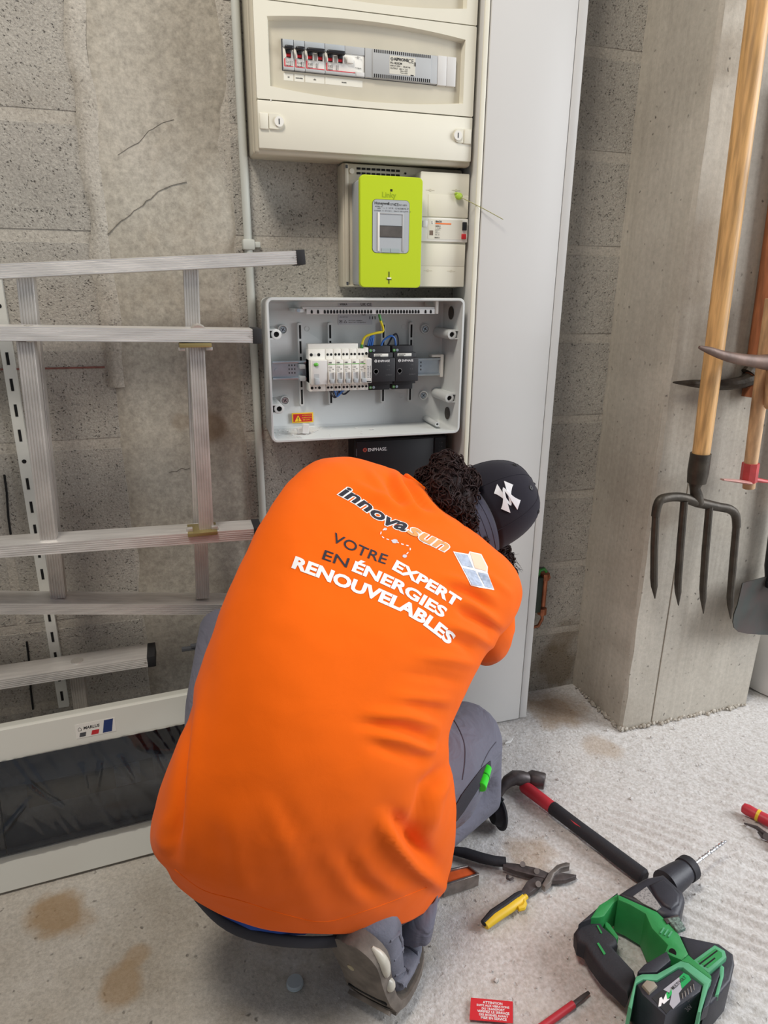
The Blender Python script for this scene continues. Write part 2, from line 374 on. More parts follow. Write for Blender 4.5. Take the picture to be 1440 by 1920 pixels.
# pillar with board-marked faces
pillar = thing('concrete_pillar', 'pale shuttered concrete pillar on which the garden tools hang', None, (1.25, -0.11, 0)); tag(pillar, kind='structure'); 
rings = []
for i in range(70):
    z = -0.02+2.92*i/69
    e = lambda s: 0.004*noise.noise((s, 0, z*14))+0.003*noise.noise((s, 5, z*45))
    x0, x1, yf = 1.047, 1.462, -0.232
    rings.append([V(x0+e(1), 0.003, z), V(x0+e(2)*0.3, -0.10, z), V(x0+e(1.5)*0.5, yf+0.007+e(3)*0.4, z), V(x0+0.007+e(4), yf+e(5)*0.5, z), V(1.14, yf, z), V(1.1405, yf+0.0035, z), V(1.143, yf+0.0035, z), V(1.1435, yf-0.001, z), V(x1-0.007+e(6), yf, z), V(x1+e(7)*0.5, yf+0.007, z), V(x1, 0.003, z)])
MB().loft(rings).build('pillar_shaft', M['pillar'], pillar, True, 40)
mb = MB()
for i in range(60):                             # crumbly grout at the pillar foot
    if i < 38: p = V(1.05+0.41*i/38, -0.235+random.uniform(-0.006, 0.004), 0.004)
    else: p = V(1.045+random.uniform(-0.006, 0.003), -0.23+0.21*(i-38)/22, 0.004)
    r = random.uniform(0.003, 0.008)
    res = bmesh.ops.create_icosphere(mb.bm, subdivisions=1, radius=r)
    for v in res['verts']: v.co = v.co*random.uniform(0.75, 1.2)+p
tag(mb.build('grout_crumbs', M['mortar'], pillar, True, 0), kind='stuff')

# ------------------------------------------------------------------ white cable trunking
t = thing('cable_trunking', 'tall white plastic cable trunking running from floor up the wall', 'trunking', (0.725, -0.05, 0))
bx('base_channel', (0.617, -0.108, 0.003), (0.834, -0.0045, 2.6), M['white'], t, 0.003)
bx('cover', (0.629, -0.1155, 0.003), (0.812, -0.1085, 2.6), M['white'], t, 0.002)
bx('edge_strip', (0.814, -0.1145, 0.003), (0.8345, -0.1085, 2.6), M['white'], t, 0.002)
bx('edge_strip', (0.6165, -0.1135, 0.003), (0.627, -0.1085, 2.6), M['cream'], t, 0.002)

# ------------------------------------------------------------------ conduit
cx = 0.1675
t = thing('wall_conduit', 'thin grey plastic conduit running down the wall beside the boxes', 'conduit', (cx, -0.012, 0))
MB().tube([(cx-0.004, -0.012, 2.6), (cx-0.002, -0.012, 1.5), (cx, -0.012, 1.1), (cx+0.003, -0.012, 0.4), (cx+0.003, -0.012, 0.002)], 0.0082, 14).build('pipe', M['conduit'], t)
for z in (1.178, 0.36):
    cl = MB().box((cx-0.012, -0.023, z-0.010), (cx+0.012, 0, z+0.010), 0.003).box((cx+0.01, -0.016, z-0.005), (cx+0.024, 0, z+0.006), 0.002).build('pipe_clip', M['conduit'], t)
def brand_ring(name, x, z, r, y, m_, parent):
    mb = MB(); n = 20; bm = mb.bm
    a = [bm.verts.new((x+r*math.cos(2*math.pi*k/n), y, z+r*math.sin(2*math.pi*k/n))) for k in range(n)]
    b = [bm.verts.new((x+0.72*r*math.cos(2*math.pi*k/n), y, z+0.72*r*math.sin(2*math.pi*k/n))) for k in range(n)]
    for k in range(n): bm.faces.new((a[k], a[(k+1) % n], b[(k+1) % n], b[k]))
    mb.poly([V(x-0.7*r, y, z-0.16*r), V(x+0.7*r, y, z-0.16*r), V(x+0.7*r, y, z+0.16*r), V(x-0.7*r, y, z+0.16*r)])
    return mb.build(name, m_, parent, True, 0)
# ------------------------------------------------------------------ distribution board (upper)
UX, UZ = V(1, 0, 0), V(0, 0, 1)
db = thing('distribution_board', 'large cream distribution board at the top with a row of breakers behind an oval window', 'electrical panel', (0.397, 0, 1.332))
bx('back_box', (0.178, -0.066, 1.335), (0.611, 0, 2.25), M['cream_d'], db, 0.006)
bx('front_frame', (0.1805, -0.088, 1.3315), (0.6125, -0.066, 2.25), M['cream_d'], db, 0.007, 3)
def lens(x0, x1, z0, z1, by, y, n=14):
    p = []
    for k in range(n+1):
        t = k/n; p.append(V(x0+(x1-x0)*t, y, z0-by*4*t*(1-t)))
    for k in range(n+1):
        t = k/n; p.append(V(x1-(x1-x0)*t, y, z1+by*4*t*(1-t)))
    return p
def window_cover(z0, z1, w0, w1):
    y = -0.1; bm = bmesh.new()
    outer = rrect(0.186, 0.607, z0, z1, 0.0015, y, 1); inner = lens(0.209, 0.585, w0, w1, 0.011, y)
    def loop(pts):
        vs = [bm.verts.new(p) for p in pts]; return vs, [bm.edges.new((vs[i], vs[(i+1) % len(vs)])) for i in range(len(vs))]
    ov, oe = loop(outer); iv, ie = loop(inner)
    bmesh.ops.triangle_fill(bm, use_beauty=True, edges=oe+ie)
    def wallring(vs, dy, pts=None):
        nv = [bm.verts.new(p) if pts else bm.verts.new(v.co+V(0, dy, 0)) for v, p in zip(vs, pts or vs)]
        for i in range(len(vs)):
            j = (i+1) % len(vs); bm.faces.new((vs[i], vs[j], nv[j], nv[i]))
        return nv
    wallring(ov, 0.013)
    fl = wallring(iv, 0, lens(0.2125, 0.5815, w0+0.003, w1-0.003, 0.011, y+0.0125)); bm.faces.new(fl)
    m = MB(); m.bm.free(); m.bm = bm
    return m.build('window_cover', M['cream'], db)
window_cover(1.4192, 1.5705, 1.4405, 1.547)
window_cover(1.5722, 1.7235, 1.597, 1.7035)
window_cover(1.7252, 1.8765, 1.750, 1.8565)
bx('bottom_cover', (0.186, -0.1, 1.3395), (0.607, -0.087, 1.4175), M['cream'], db, 0.0015)
bx('top_cover', (0.186, -0.1, 1.878), (0.607, -0.087, 2.24), M['cream'], db, 0.0015)
for sx, xs, xl in ((1, 0.1885, 0.2235), (-1, 0.6045, 0.5755)):
    bx('latch', (xs, -0.1035, 1.3705), (xs+sx*0.0155, -0.099, 1.3965), M['cream'], db, 0.0015)
    pts = [V(xs+sx*0.017, -0.1, 1.372)] + [V(xl-sx*0.004+sx*0.0125*math.cos(a), -0.1, 1.384+0.0125*math.sin(a)) for a in [math.radians(-80+20*k) for k in range(9)]] + [V(xs+sx*0.017, -0.1, 1.396)]
    lk = MB().prism(pts, (0, -0.003, 0)).build('lock_plate', M['cream'], db)
    MB().cyl((xl, -0.102, 1.384), (xl, -0.1052, 1.384), 0.0085, n=24).build('lock_disc', M['offwhite'], lk)
    bx('lock_slot', (xl-0.001, -0.1056, 1.3795), (xl+0.001, -0.105, 1.3885), M['dgrey'], lk)
bx('cover_mark', (0.2095, -0.1004, 1.4165), (0.2115, -0.0999, 1.4195), M['offwhite'], db)
# modules behind the oval window
Z0, Z1, YF = 1.4705, 1.5178, -0.0942
bx('module_slot', (0.2345, -0.0885, 1.4695), (0.5715, -0.0872, 1.5188), M['dgrey'], db)
def breaker(x0, x1, poles, extra=0.0, text='C10'):
    o = bx('circuit_breaker', (x0+0.0006, YF+0.003, Z0+0.004), (x1-0.0004, -0.08, Z1-0.012), M['offwhite'], db, 0.0006)
    bx('top_shroud', (x0+0.0006, YF+0.0015, Z1-0.0125), (x1-extra-0.0004, -0.08, Z1), M['lgrey'], o, 0.0006)
    bx('bottom_shroud', (x0+0.0006, YF+0.001, Z0), (x1-0.0004, -0.08, Z0+0.0045), M['mgrey'], o, 0.0006)
    pw = (x1-extra-x0)/poles
    for k in range(poles):
        c = x0+pw*(k+0.5)
        bx('toggle_well', (c-0.0042, YF+0.0018, Z0+0.0195), (c+0.0042, YF+0.0031, Z0+0.036), M['void'], o)
        bx('status_flag', (c-0.0040, YF+0.0008, Z0+0.0205), (c+0.0040, YF+0.002, Z0+0.0255), M['red'], o)
        for s in (-1, 1): bx('toggle_cheek', (c+s*0.0042, YF-0.0005, Z0+0.0185), (c+s*0.0066, YF+0.0035, Z0+0.031), M['offwhite'], o, 0.0008)
        bx('toggle_stem', (c-0.0032, YF-0.006, Z0+0.0245), (c+0.0032, YF+0.002, Z0+0.031), M['black'], o, 0.001)
    a, b_ = x0+0.0022, x1-extra-0.0014
    MB().box((a, -0.104, Z0+0.0295), (b_, YF+0.0005, Z0+0.0362), 0.003, 3).build('toggle', M['black'], o)
    bx('rating_mark', (x0+0.0022, YF+0.0022, Z0+0.0062), (x0+0.0042, YF+0.0031, Z0+0.0175), M['redline'], o)
    bx('red_stripe', (x0+0.0022, YF+0.0022, Z0+0.0052), (x1-0.0012 if not extra else x1-0.018, YF+0.0031, Z0+0.0064), M['redline'], o)
    it = [(text, x0+0.0054, Z0+0.0105, 0.0052, 0.01), ('legrand', x0+0.0052, Z0+0.0064, 0.0030, 0.02)]
    for k in range(max(1, poles)): it.append(('ʃʃ', x1-extra-0.0075-(0.010 if poles > 1 else 0), Z0+0.0085, 0.0075, 0)) if k == 0 else None
    printed('breaker_print', it, M['ink'], o, (0, YF+0.0019, 0), UX, UZ)
    return o
breaker(0.2362, 0.2562, 1, 0, 'C2'); breaker(0.2562, 0.2762, 1, 0, 'C16'); breaker(0.2762, 0.3132, 2, 0, 'C20')
o = breaker(0.3132, 0.3882, 2, 0.0372, 'C32')
bx('test_panel', (0.3512, YF+0.0015, Z1-0.0125), (0.3878, -0.08, Z1), M['mgrey'], o, 0.0006)
bx('test_button', (0.3535, YF-0.002, Z0+0.0195), (0.3665, YF+0.003, Z0+0.0305), M['offwhite'], o, 0.0015)
bx('lower_white_tab', (0.3715, YF+0.0002, Z0+0.0005), (0.3875, YF+0.003, Z0+0.0075), M['white'], o, 0.0006)
printed('wiring_diagram', [('⊣⊢', 0.370, Z0+0.028, 0.007), ('T  30mA', 0.3705, Z0+0.0125, 0.0032, 0.02), ('┐', 0.379, Z0+0.026, 0.007)], M['ink'], o, (0, YF+0.0019, 0), UX, UZ)
ps = bx('power_supply', (0.3888, YF+0.0005, Z0), (0.5322, -0.08, Z1), M['mgrey'], db, 0.0012)
bx('front_plate', (0.4030, YF-0.0012, Z0+0.0008), (0.5195, YF+0.001, Z1-0.0008), M['mgrey'], ps, 0.001)
brand_ring('maker_symbol', 0.4402, 1.5040, 0.0028, YF-0.0018, M['ink'], ps)
for k in range(28):
    x = 0.4055+k*0.00405
    for za, zb in ((Z1-0.0062, Z1-0.0012), (Z0+0.0012, Z0+0.0068)):
        bx('vent_slot', (x, YF-0.0016, za), (x+0.0019, YF, zb), M['void'], ps)
bx('rating_label', (0.4355, YF-0.0015, Z0+0.0092), (0.4865, YF-0.001, Z1-0.0085), mat('beige_label', (206, 203, 190), 0.6), ps)
printed('rating_print', [('AIPHONE', 0.4440, 1.5020, 0.0066, 0.04), ('CE', 0.4715, 1.5002, 0.0095, 0.0), ('PS-1820DM', 0.4370, 1.4960, 0.0048, 0.015), ('INPUT 230V ~  50-60 Hz', 0.4370, 1.4918, 0.0038, 0.01),
    ('OUTPUT  18V =  2 A', 0.4370, 1.4876, 0.0038, 0.01), ('Made in Japan', 0.457, 1.4850, 0.0026, 0.01), ('Power supply', 0.457, 1.4820, 0.0026, 0.01), ('▬', 0.4775, 1.4790, 0.006, 0), ('II', 0.4835, 1.4960, 0.009, 0.02)], M['ink'], ps, (0, YF-0.0018, 0), UX, UZ)
for x in (0.5328, 0.5518): bx('blank_plate', (x, YF+0.0005, Z0-0.0012), (x+0.0184, -0.08, Z1+0.0008), M['white'], db, 0.0008)
for x0, x1, s in ((0.2370, 0.2548, 'gtl'), (0.2566, 0.2745, 'sonnette'), (0.2765, 0.3125, 'clic'), (0.3140, 0.3850, 'garage')):
    l = bx('circuit_label', (x0, -0.0882, 1.4545), (x1, -0.0872, 1.4655), mat('strip_label', (222, 219, 206), 0.6), db)
    printed('label_print', [(s, (x0+x1)/2, 1.4590, 0.0036, 0.03, 0, 'CENTER')], M['ink'], l, (0, -0.0885, 0), UX, UZ)

# ------------------------------------------------------------------ meter panel
mp = thing('meter_panel', 'cream meter board with lime green smart meter and main breaker', 'meter', (0.485, 0, 1.10))
mp_base = MB().box((0.355, -0.046, 1.099), (0.6125, 0, 1.3325), 0.004).box((0.3585, -0.052, 1.1005), (0.3665, -0.044, 1.331), 0.002).box((0.3585, -0.052, 1.1005), (0.6115, -0.044, 1.1035), 0.001).build('base_plate', M['cream_d'], mp)
for i in range(9):
    for j in range(2):
        bx('vent_slot', (0.3845+i*0.0103, -0.0468, 1.3215-j*0.0085), (0.3925+i*0.0103, -0.0458, 1.3255-j*0.0085), M['void'], mp_base)
for p in ((0.3625, 1.325), (0.3625, 1.106), (0.603, 1.106)): bx('fixing_slot', (p[0]-0.0022, -0.0526, p[1]-0.003), (p[0]+0.0022, -0.0515, p[1]+0.003), M['dgrey'], mp_base)
MB().cyl((0.374, -0.046, 1.318), (0.374, -0.049, 1.318), 0.005, n=16).build('screw_cap', M['cream'], mp_base)
MB().cyl((0.487, -0.046, 1.3195), (0.487, -0.0475, 1.3195), 0.002, n=10).build('peg_hole', M['void'], mp_base)
mb_ = bx('meter_body', (0.3735, -0.112, 1.1035), (0.4955, -0.046, 1.298), M['lgrey'], mp, 0.006, 3)
m = MB().loft([rrect(0.3715, 0.4975, 1.0995, 1.3015, 0.008, -0.109), rrect(0.3705, 0.4985, 1.0985, 1.3025, 0.009, -0.1125), rrect(0.3705, 0.4985, 1.0985, 1.3025, 0.009, -0.120), rrect(0.3718, 0.4972, 1.0998, 1.3012, 0.008, -0.122)])
gc = m.build('green_cover', M['green'], mp, True, 25)
MB().loft([rrect(0.3955, 0.4715, 1.1635, 1.2605, 0.008, -0.1215), rrect(0.3955, 0.4715, 1.1635, 1.2605, 0.008, -0.1223)]).build('window_edge', M['dgrey'], gc)
dp = MB().loft([rrect(0.3962, 0.4708, 1.1642, 1.2598, 0.0075, -0.1215), rrect(0.3962, 0.4708, 1.1642, 1.2598, 0.0075, -0.1229)]).build('display_panel', M['lgrey'], gc)
m = MB(); m.bm.free(); m.bm = bmesh.new()
bx('display_recess', (0.4060, -0.1245, 1.1665), (0.4100, -0.1227, 1.2370), M['offwhite'], dp, 0.0008)
bx('display_recess', (0.4100, -0.1240, 1.2345), (0.4600, -0.1227, 1.2370), M['mgrey'], dp, 0.0006)
bx('display_recess', (0.4565, -0.1240, 1.1665), (0.4605, -0.1227, 1.2350), M['mgrey'], dp, 0.0008)
bx('lcd_screen', (0.4088, -0.1236, 1.1925), (0.4568, -0.1226, 1.2138), M['ink'], dp)
bx('lcd_glass', (0.4096, -0.1239, 1.1933), (0.4560, -0.1235, 1.2128), M['lcd'], dp)
for x in (0.4145, 0.4335): bx('touch_key', (x, -0.1238, 1.1646), (x+0.0175, -0.1227, 1.1720), mat('key_grey', (160, 172, 172), 0.4), dp)
printed('meter_print', [('Honeywell', 0.3995, 1.2512, 0.0070, 0.02), ('T12700', 0.4265, 1.2505, 0.0052), ('CE', 0.4395, 1.2497, 0.0075), ('M13 0071', 0.4485, 1.2500, 0.0044), ('AS300L-10', 0.4005, 1.2465, 0.0034), ('240V', 0.405, 1.2432, 0.0034),
    ('▭  ⊐   N° M - 12 061508143 37', 0.4165, 1.2440, 0.0040), ('0,5-60(90)A   S1  23°C+55°C  -  50Hz 0.2 1000 imp/kWh  C3', 0.3985, 1.2392, 0.0030)], M['ink'], dp, (0, -0.1232, 0), UX, UZ)
printed('relief_shade_name', [('Linky', 0.4145, 1.2645, 0.0135, 0.01)], M['greend'], gc, (0, -0.1224, 0), UX, UZ)  # flat letters; the shade of their relief is put in as darker lime
bx('optical_port', (0.4315, -0.1225, 1.2752), (0.4358, -0.1216, 1.2792), M['void'], gc)
MB().prism([V(0.4300, -0.1219, 1.106), V(0.4316, -0.1219, 1.106), V(0.4316, -0.1219, 1.129), V(0.4300, -0.1219, 1.129)], (0, -0.0008, 0)).build('lever_slot', M['ink'], gc)
bx('lever_mark', (0.4268, -0.1238, 1.1150), (0.4350, -0.1216, 1.1180), M['offwhite'], gc, 0.0005)
bx('lever_bar', (0.4258, -0.1230, 1.1138), (0.4360, -0.1216, 1.1150), M['ink'], gc)
br = bx('main_breaker', (0.5065, -0.0835, 1.1015), (0.6105, -0.046, 1.3195), M['cream'], mp, 0.0022)
bx('upper_shroud', (0.5065, -0.0862, 1.2365), (0.6118, -0.08, 1.3195), M['cream'], br, 0.0015)
bx('upper_flap', (0.5235, -0.0872, 1.2375), (0.6112, -0.0855, 1.2785), M['cream'], br, 0.0008)
bx('lower_shroud', (0.5095, -0.0862, 1.1015), (0.6095, -0.08, 1.1865), M['cream'], br, 0.0015)
bx('lower_flap', (0.5080, -0.0870, 1.1425), (0.6088, -0.0855, 1.1855), M['cream'], br, 0.0008)
bx('breaker_face', (0.5085, -0.0892, 1.1895), (0.6115, -0.08, 1.2350), M['offwhite'], br, 0.0015)
bx('rating_plate', (0.5235, -0.0897, 1.1945), (0.5985, -0.0890, 1.2318), mat('rating_plate', (214, 210, 196), 0.5), br)
bx('black_button', (0.5985, -0.0935, 1.2125), (0.6078, -0.0885, 1.2285), M['black'], br, 0.0012)
bx('red_button', (0.5975, -0.0935, 1.1955), (0.6072, -0.0885, 1.2058), M['red'], br, 0.0012)
bx('test_key', (0.5110, -0.0925, 1.2165), (0.5205, -0.0885, 1.2285), M['white'], br, 0.001)
bx('status_window', (0.5268, -0.0901, 1.2015), (0.5345, -0.0894, 1.2105), mat('status_window', (120, 102, 90), 0.3, var=0.3, vs=200), br)
bx('orange_stripe', (0.5392, -0.0901, 1.2228), (0.5738, -0.0895, 1.2252), M['orange_p'], br)
bx('symbol_box', (0.5280, -0.0900, 1.2218), (0.5345, -0.0895, 1.2290), M['paper'], br)
printed('rating_print', [('BACO', 0.5394, 1.2262, 0.0048, 0.04), ('DB90 D', 0.5390, 1.2180, 0.0034, 0.03), ('C 15-45A', 0.5388, 1.2142, 0.0032), ('230/400V~', 0.5385, 1.2110, 0.0026), ('50Hz', 0.5385, 1.2085, 0.0026), ('500mA S', 0.5385, 1.2055, 0.0028), ('AC ⊛', 0.5385, 1.2015, 0.004), ('28045 B', 0.5378, 1.1962, 0.0032, 0.03), ('S', 0.5296, 1.2228, 0.0075)], M['ink'], br, (0, -0.0905, 0), UX, UZ)
for x, z in ((0.527, 1.286), (0.527, 1.133), (0.579, 1.133), (0.583, 1.288)):
    MB().cyl((x, -0.0858, z), (x, -0.0868, z), 0.0026, n=12).build('seal_boss', M['cream_d'], br)
    bx('embossed_mark', (x-0.009, -0.0866, z-0.0008), (x+0.009, -0.0860, z+0.0004), M['cream_d'], br)
sl = MB().ball((0.587, -0.093, 1.2765), (0.0085, 0.004, 0.0068), 14).box((0.579, -0.096, 1.280), (0.585, -0.087, 1.2835), 0.001).build('seal', mat('lime_seal', (168, 198, 60), 0.4), mp)
MB().tube([(0.590, -0.0955, 1.2745), (0.600, -0.105, 1.268), (0.630, -0.122, 1.252), (0.672, -0.128, 1.233)], 0.0007, 5).build('seal_wire', mat('seal_wire', (156, 152, 84), 0.5), sl)

# ------------------------------------------------------------------ open grey enclosure
en = thing('open_enclosure', 'open grey plastic enclosure with breakers, black relays and terminal bar', 'electrical box', (0.394, 0, 0.79))
X0, X1, ZA, ZB = 0.184, 0.6045, 0.790, 1.079
m = MB().loft([rrect(X0+0.004, X1-0.002, ZA+0.004, ZB-0.002, 0.012, -0.001), rrect(X0+0.002, X1-0.001, ZA+0.002, ZB-0.001, 0.012, -0.055), rrect(X0, X1, ZA, ZB, 0.013, -0.108), rrect(X0+0.0015, X1-0.0015, ZA+0.0015, ZB-0.0015, 0.012, -0.11),
    rrect(X0+0.005, X1-0.005, ZA+0.005, ZB-0.005, 0.009, -0.11), rrect(X0+0.006, X1-0.006, ZA+0.006, ZB-0.006, 0.008, -0.107), rrect(X0+0.010, X1-0.010, ZA+0.010, ZB-0.010, 0.006, -0.010), rrect(X0+0.014, X1-0.014, ZA+0.014, ZB-0.014, 0.004, -0.007)])
body = m.build('body', M['grey_enc'], en, True, 40)
for x in (0.267, 0.3325, 0.453, 0.518):          # slotted ribs on the back
    MB().loft([rrect(x-0.0055, x+0.0055, 0.848, 1.027, 0.005, -0.006), rrect(x-0.005, x+0.005, 0.849, 1.026, 0.0048, -0.0155)]).build('slotted_rib', M['grey_enc'], body)
    for z0, z1 in ((0.853, 0.885), (0.89, 0.92), (0.925, 0.955), (0.962, 0.988), (0.993, 1.021)):
        bx('slot', (x-0.002, -0.0160, z0), (x+0.002, -0.0150, z1), M['void'], body)
for x, z in ((0.231, 1.012), (0.230, 0.862), (0.5515, 1.011), (0.552, 0.862)):
    MB().lathe([(0.0108, 0), (0.0104, 0.008), (0.0080, 0.0085), (0.0078, 0.004), (0.0001, 0.004)], (x, -0.006, z), (0, -1, 0), 24).build('fixing_ring', M['grey_enc'], body)
    sc = MB().cyl((x, -0.008, z), (x, -0.0130, z), 0.0055, n=16).build('fixing_screw', M['steel'], en)
    for a in (0.6, 0.6+math.pi/2): MB().box((-0.0045, -0.0003, -0.0008), (0.0045, 0.0003, 0.0008), 0, 1, Matrix.Translation((x, -0.0132, z)) @ Matrix.Rotation(a, 4, 'Y')).build('screw_cross', M['dgrey'], sc)
for x, z in ((0.284, 1.013), (0.502, 1.015), (0.500, 0.862)):
    MB().lathe([(0.0055, 0), (0.0055, 0.0012), (0.0045, 0.0012), (0.0045, 0.0003)], (x, -0.0065, z), (0, -1, 0), 18).build('knockout_ring', M['grey_enc'], body)
for s, x, zz in ((1, X0, (1.0075, 0.858)), (-1, X1, (1.0035, 0.8665))):    # lid screw bosses in the corners
    for z in zz:
        bx0 = x+s*0.021
        MB().lathe([(0.011, 0), (0.0102, 0.086), (0.0092, 0.0865), (0.0056, 0.0865), (0.0052, 0.050), (0.0001, 0.050)], (bx0, -0.008, z), (0, -1, 0), 20).build('screw_boss', M['grey_enc'], body)
        MB().cyl((bx0, -0.060, z), (bx0, -0.0905, z), 0.0051, n=14).build('boss_hole', M['void'], body)
        for dz in (-0.0085, 0.0085): bx('boss_web', (x+s*0.004, -0.0935, z+dz-0.0014), (bx0, -0.008, z+dz+0.0014), M['grey_enc'], body)
MB().lathe([(0.0065, 0), (0.0055, 0.078), (0.0027, 0.078), (0.0024, 0.05), (0.0001, 0.05)], (0.560, -0.008, 0.8075), (0, -1, 0), 16).build('support_post', M['grey_enc'], body)
for z in (1.047, 0.826):
    p = MB().lathe([(0.014, 0), (0.014, 0.0012), (0.0001, 0.0012)], (X1-0.0088, -0.055, z), (-1, 0, 0.0), 24).build('cable_knockout', mat('knockout_brown', (66, 60, 54), 0.6), body)
# terminal bar
tbar = MB().box((0.262, -0.078, 1.0555), (0.5500, -0.055, 1.0600), 0.001).box((0.270, -0.080, 1.0455), (0.5480, -0.058, 1.0565), 0.001).build('terminal_bar', M['white'], en)
bx('bar_bracket', (0.246, -0.076, 1.049), (0.268, -0.01, 1.0565), M['grey_enc'], tbar, 0.001)
bx('bar_bracket', (0.5490, -0.080, 1.046), (0.5560, -0.01, 1.074), M['offwhite'], tbar, 0.001)
MB().cyl((0.254, -0.073, 1.053), (0.254, -0.0785, 1.053), 0.0036, n=14).build('bar_screw', M['steel'], tbar)
xs = [0.2805, 0.2935] + [0.3075+0.00655*k for k in range(16)] + [0.4190+0.00655*k for k in range(15)] + [0.5265, 0.5385]
for x in xs:
    h = MB().prism([V(x-0.0021, -0.0798, 1.0470), V(x+0.0021, -0.0798, 1.0470), V(x+0.0021, -0.0798, 1.0520), V(x+0.0009, -0.0798, 1.0543), V(x-0.0009, -0.0798, 1.0543), V(x-0.0021, -0.0798, 1.0520)], (0, -0.0007, 0)).build('terminal_hole', M['void'], tbar)
st_ = bx('type_label', (0.352, -0.0078, 1.021), (0.429, -0.0068, 1.0665), mat('grey_label', (190, 192, 196), 0.5), en)
printed('label_print', [('WISKA', 0.356, 1.0615, 0.0055, 0.02), ('UK CE', 0.4025, 1.0605, 0.0085, 0.01), ('VDE', 0.4045, 1.0405, 0.0050, 0.02), ('▣ △', 0.3545, 1.0245, 0.0085), ('Part Code : 10098814', 0.3755, 1.0285, 0.0034), ('Batch:1 24/11  GS-308-782-01', 0.3755, 1.0245, 0.0032), ('IP65 400V 63A', 0.356, 1.0360, 0.003), ('▮▮▮', 0.4205, 1.034, 0.006)], M['ink'], st_, (0, -0.0081, 0), UX, UZ)
# DIN rail
dr = bx('din_rail', (0.203, -0.026, 0.9135), (0.588, -0.0245, 0.9445), M['steel'], en)
for z in (0.9095, 0.9440): bx('rail_lip', (0.203, -0.0335, z), (0.588, -0.0255, z+0.0045), M['steel'], dr, 0.0008)
for x, z in ((0.212, 0.929),): MB().cyl((x, -0.026, z), (x, -0.0295, z), 0.0042, n=14).build('rail_screw', M['steel'], dr)
for x in (0.238, 0.244, 0.250, 0.527, 0.5375):
    for z in (0.921, 0.929, 0.937): bx('rail_stamp', (x, -0.0268, z), (x+0.0024, -0.0258, z+0.0035), M['dgrey'], dr)
rc = MB().box((0.583, -0.036, 0.9060), (0.590, -0.010, 0.9560), 0.001).box((0.562, -0.034, 0.9500), (0.590, -0.012, 0.9555), 0.001).build('rail_end_clip', M['offwhite'], en)
lc = MB().box((0.258, -0.052, 0.9330), (0.270, -0.026, 0.9420), 0.001).box((0.258, -0.052, 0.9080), (0.270, -0.026, 0.9180), 0.001).build('rail_stop', M['lgrey'], en)
# row of white breakers
def slot_circle(x, z, y, r, parent, name='screw_hole', m_=None): MB().cyl((x, y+0.0012, z), (x, y-0.0006, z), r, n=12).build(name, m_ or M['void'], parent)
YA = -0.078
def module(x0, x1, kind):
    o = MB().box((x0+0.0004, -0.064, 0.8870), (x1-0.0004, -0.03, 0.9745), 0.0008).box((x0+0.0004, YA-0.0065, 0.9035), (x1-0.0004, -0.03, 0.9545), 0.0015).build('module', M['offwhite'], en)
    return o
o = module(0.2745, 0.3105, 'rcd')               # wide isolator with green button
bx('white_face', (0.2785, YA-0.0070, 0.9045), (0.3095, YA-0.006, 0.9530), M['white'], o, 0.0004)
MB().ball((0.2860, YA-0.0075, 0.9455), (0.0052, 0.003, 0.0038), 14).build('green_button', M['greenled'], o)
bx('lever_well', (0.2815, YA-0.0072, 0.905), (0.2920, YA-0.0064, 0.926), M['mgrey'], o)
bx('grey_lever', (0.2822, YA-0.014, 0.9045), (0.2912, YA-0.0065, 0.9180), M['lgrey'], o, 0.0015)
for x in (0.2805, 0.2965): slot_circle(x, 0.9635, -0.064, 0.0033, o); slot_circle(x, 0.8945, -0.064, 0.0031, o)
slot_circle(0.2885, 0.9635, -0.064, 0.0028, o, 'bright_screw', M['white']); slot_circle(0.2885, 0.8945, -0.064, 0.0018, o)
xs = [0.3105+0.0172*k for k in range(6)]
for k in range(5):
    a, b_ = xs[k], xs[k+1]
    if k == 4: b_ = a+0.0185
    o = module(a, b_, 'mcb')
    bx('green_line', (a+0.001, YA-0.0069, 0.9450), (b_-0.001, YA-0.0063, 0.9462), M['greenled'], o)
    printed('breaker_print', [('ABB', a+0.002, 0.9475, 0.0038, 0.03), ('C20', a+0.002, 0.9375, 0.0044, 0.0), ('▪', a+0.010, 0.9335, 0.006), ('S201', a+0.002, 0.9325, 0.003), ('230V', a+0.002, 0.929, 0.0026)], M['ink'], o, (0, YA-0.0070, 0), UX, UZ)
    if k < 4 or True:
        bx('lever_well', (a+0.0032, YA-0.0070, 0.9075), (b_-0.0030, YA-0.0062, 0.9275), M['mgrey'], o)
        for s in (a+0.0022, b_-0.0042): bx('lever_cheek', (s, YA-0.0095, 0.9125), (s+0.0020, YA-0.006, 0.9295), M['white'], o, 0.0006)
        bx('grey_lever', (a+0.0042, YA-0.0135, 0.9065), (b_-0.0042, YA-0.0065, 0.9150), M['lgrey'], o, 0.0012)
    for s in (0.0048, 0.0125):
        slot_circle(a+s, 0.9635, -0.064, 0.0026, o); slot_circle(a+s, 0.8945, -0.064, 0.0026, o)
o = MB().box((0.3955, -0.064, 0.8870), (0.4045, -0.03, 0.9765), 0.0008).box((0.3920, YA-0.010, 0.9050), (0.4055, -0.03, 0.9560), 0.0015).build('module', M['offwhite'], en)
slot_circle(0.4000, 0.9645, -0.064, 0.003, o); slot_circle(0.4000, 0.8945, -0.064, 0.0026, o)
bx('side_sticker', (0.3945, YA-0.0106, 0.9120), (0.4045, YA-0.0098, 0.9545), M['white'], o)
bx('black_slot', (0.3945, YA-0.0108, 0.9068), (0.4042, YA-0.0096, 0.9092), M['ink'], o)
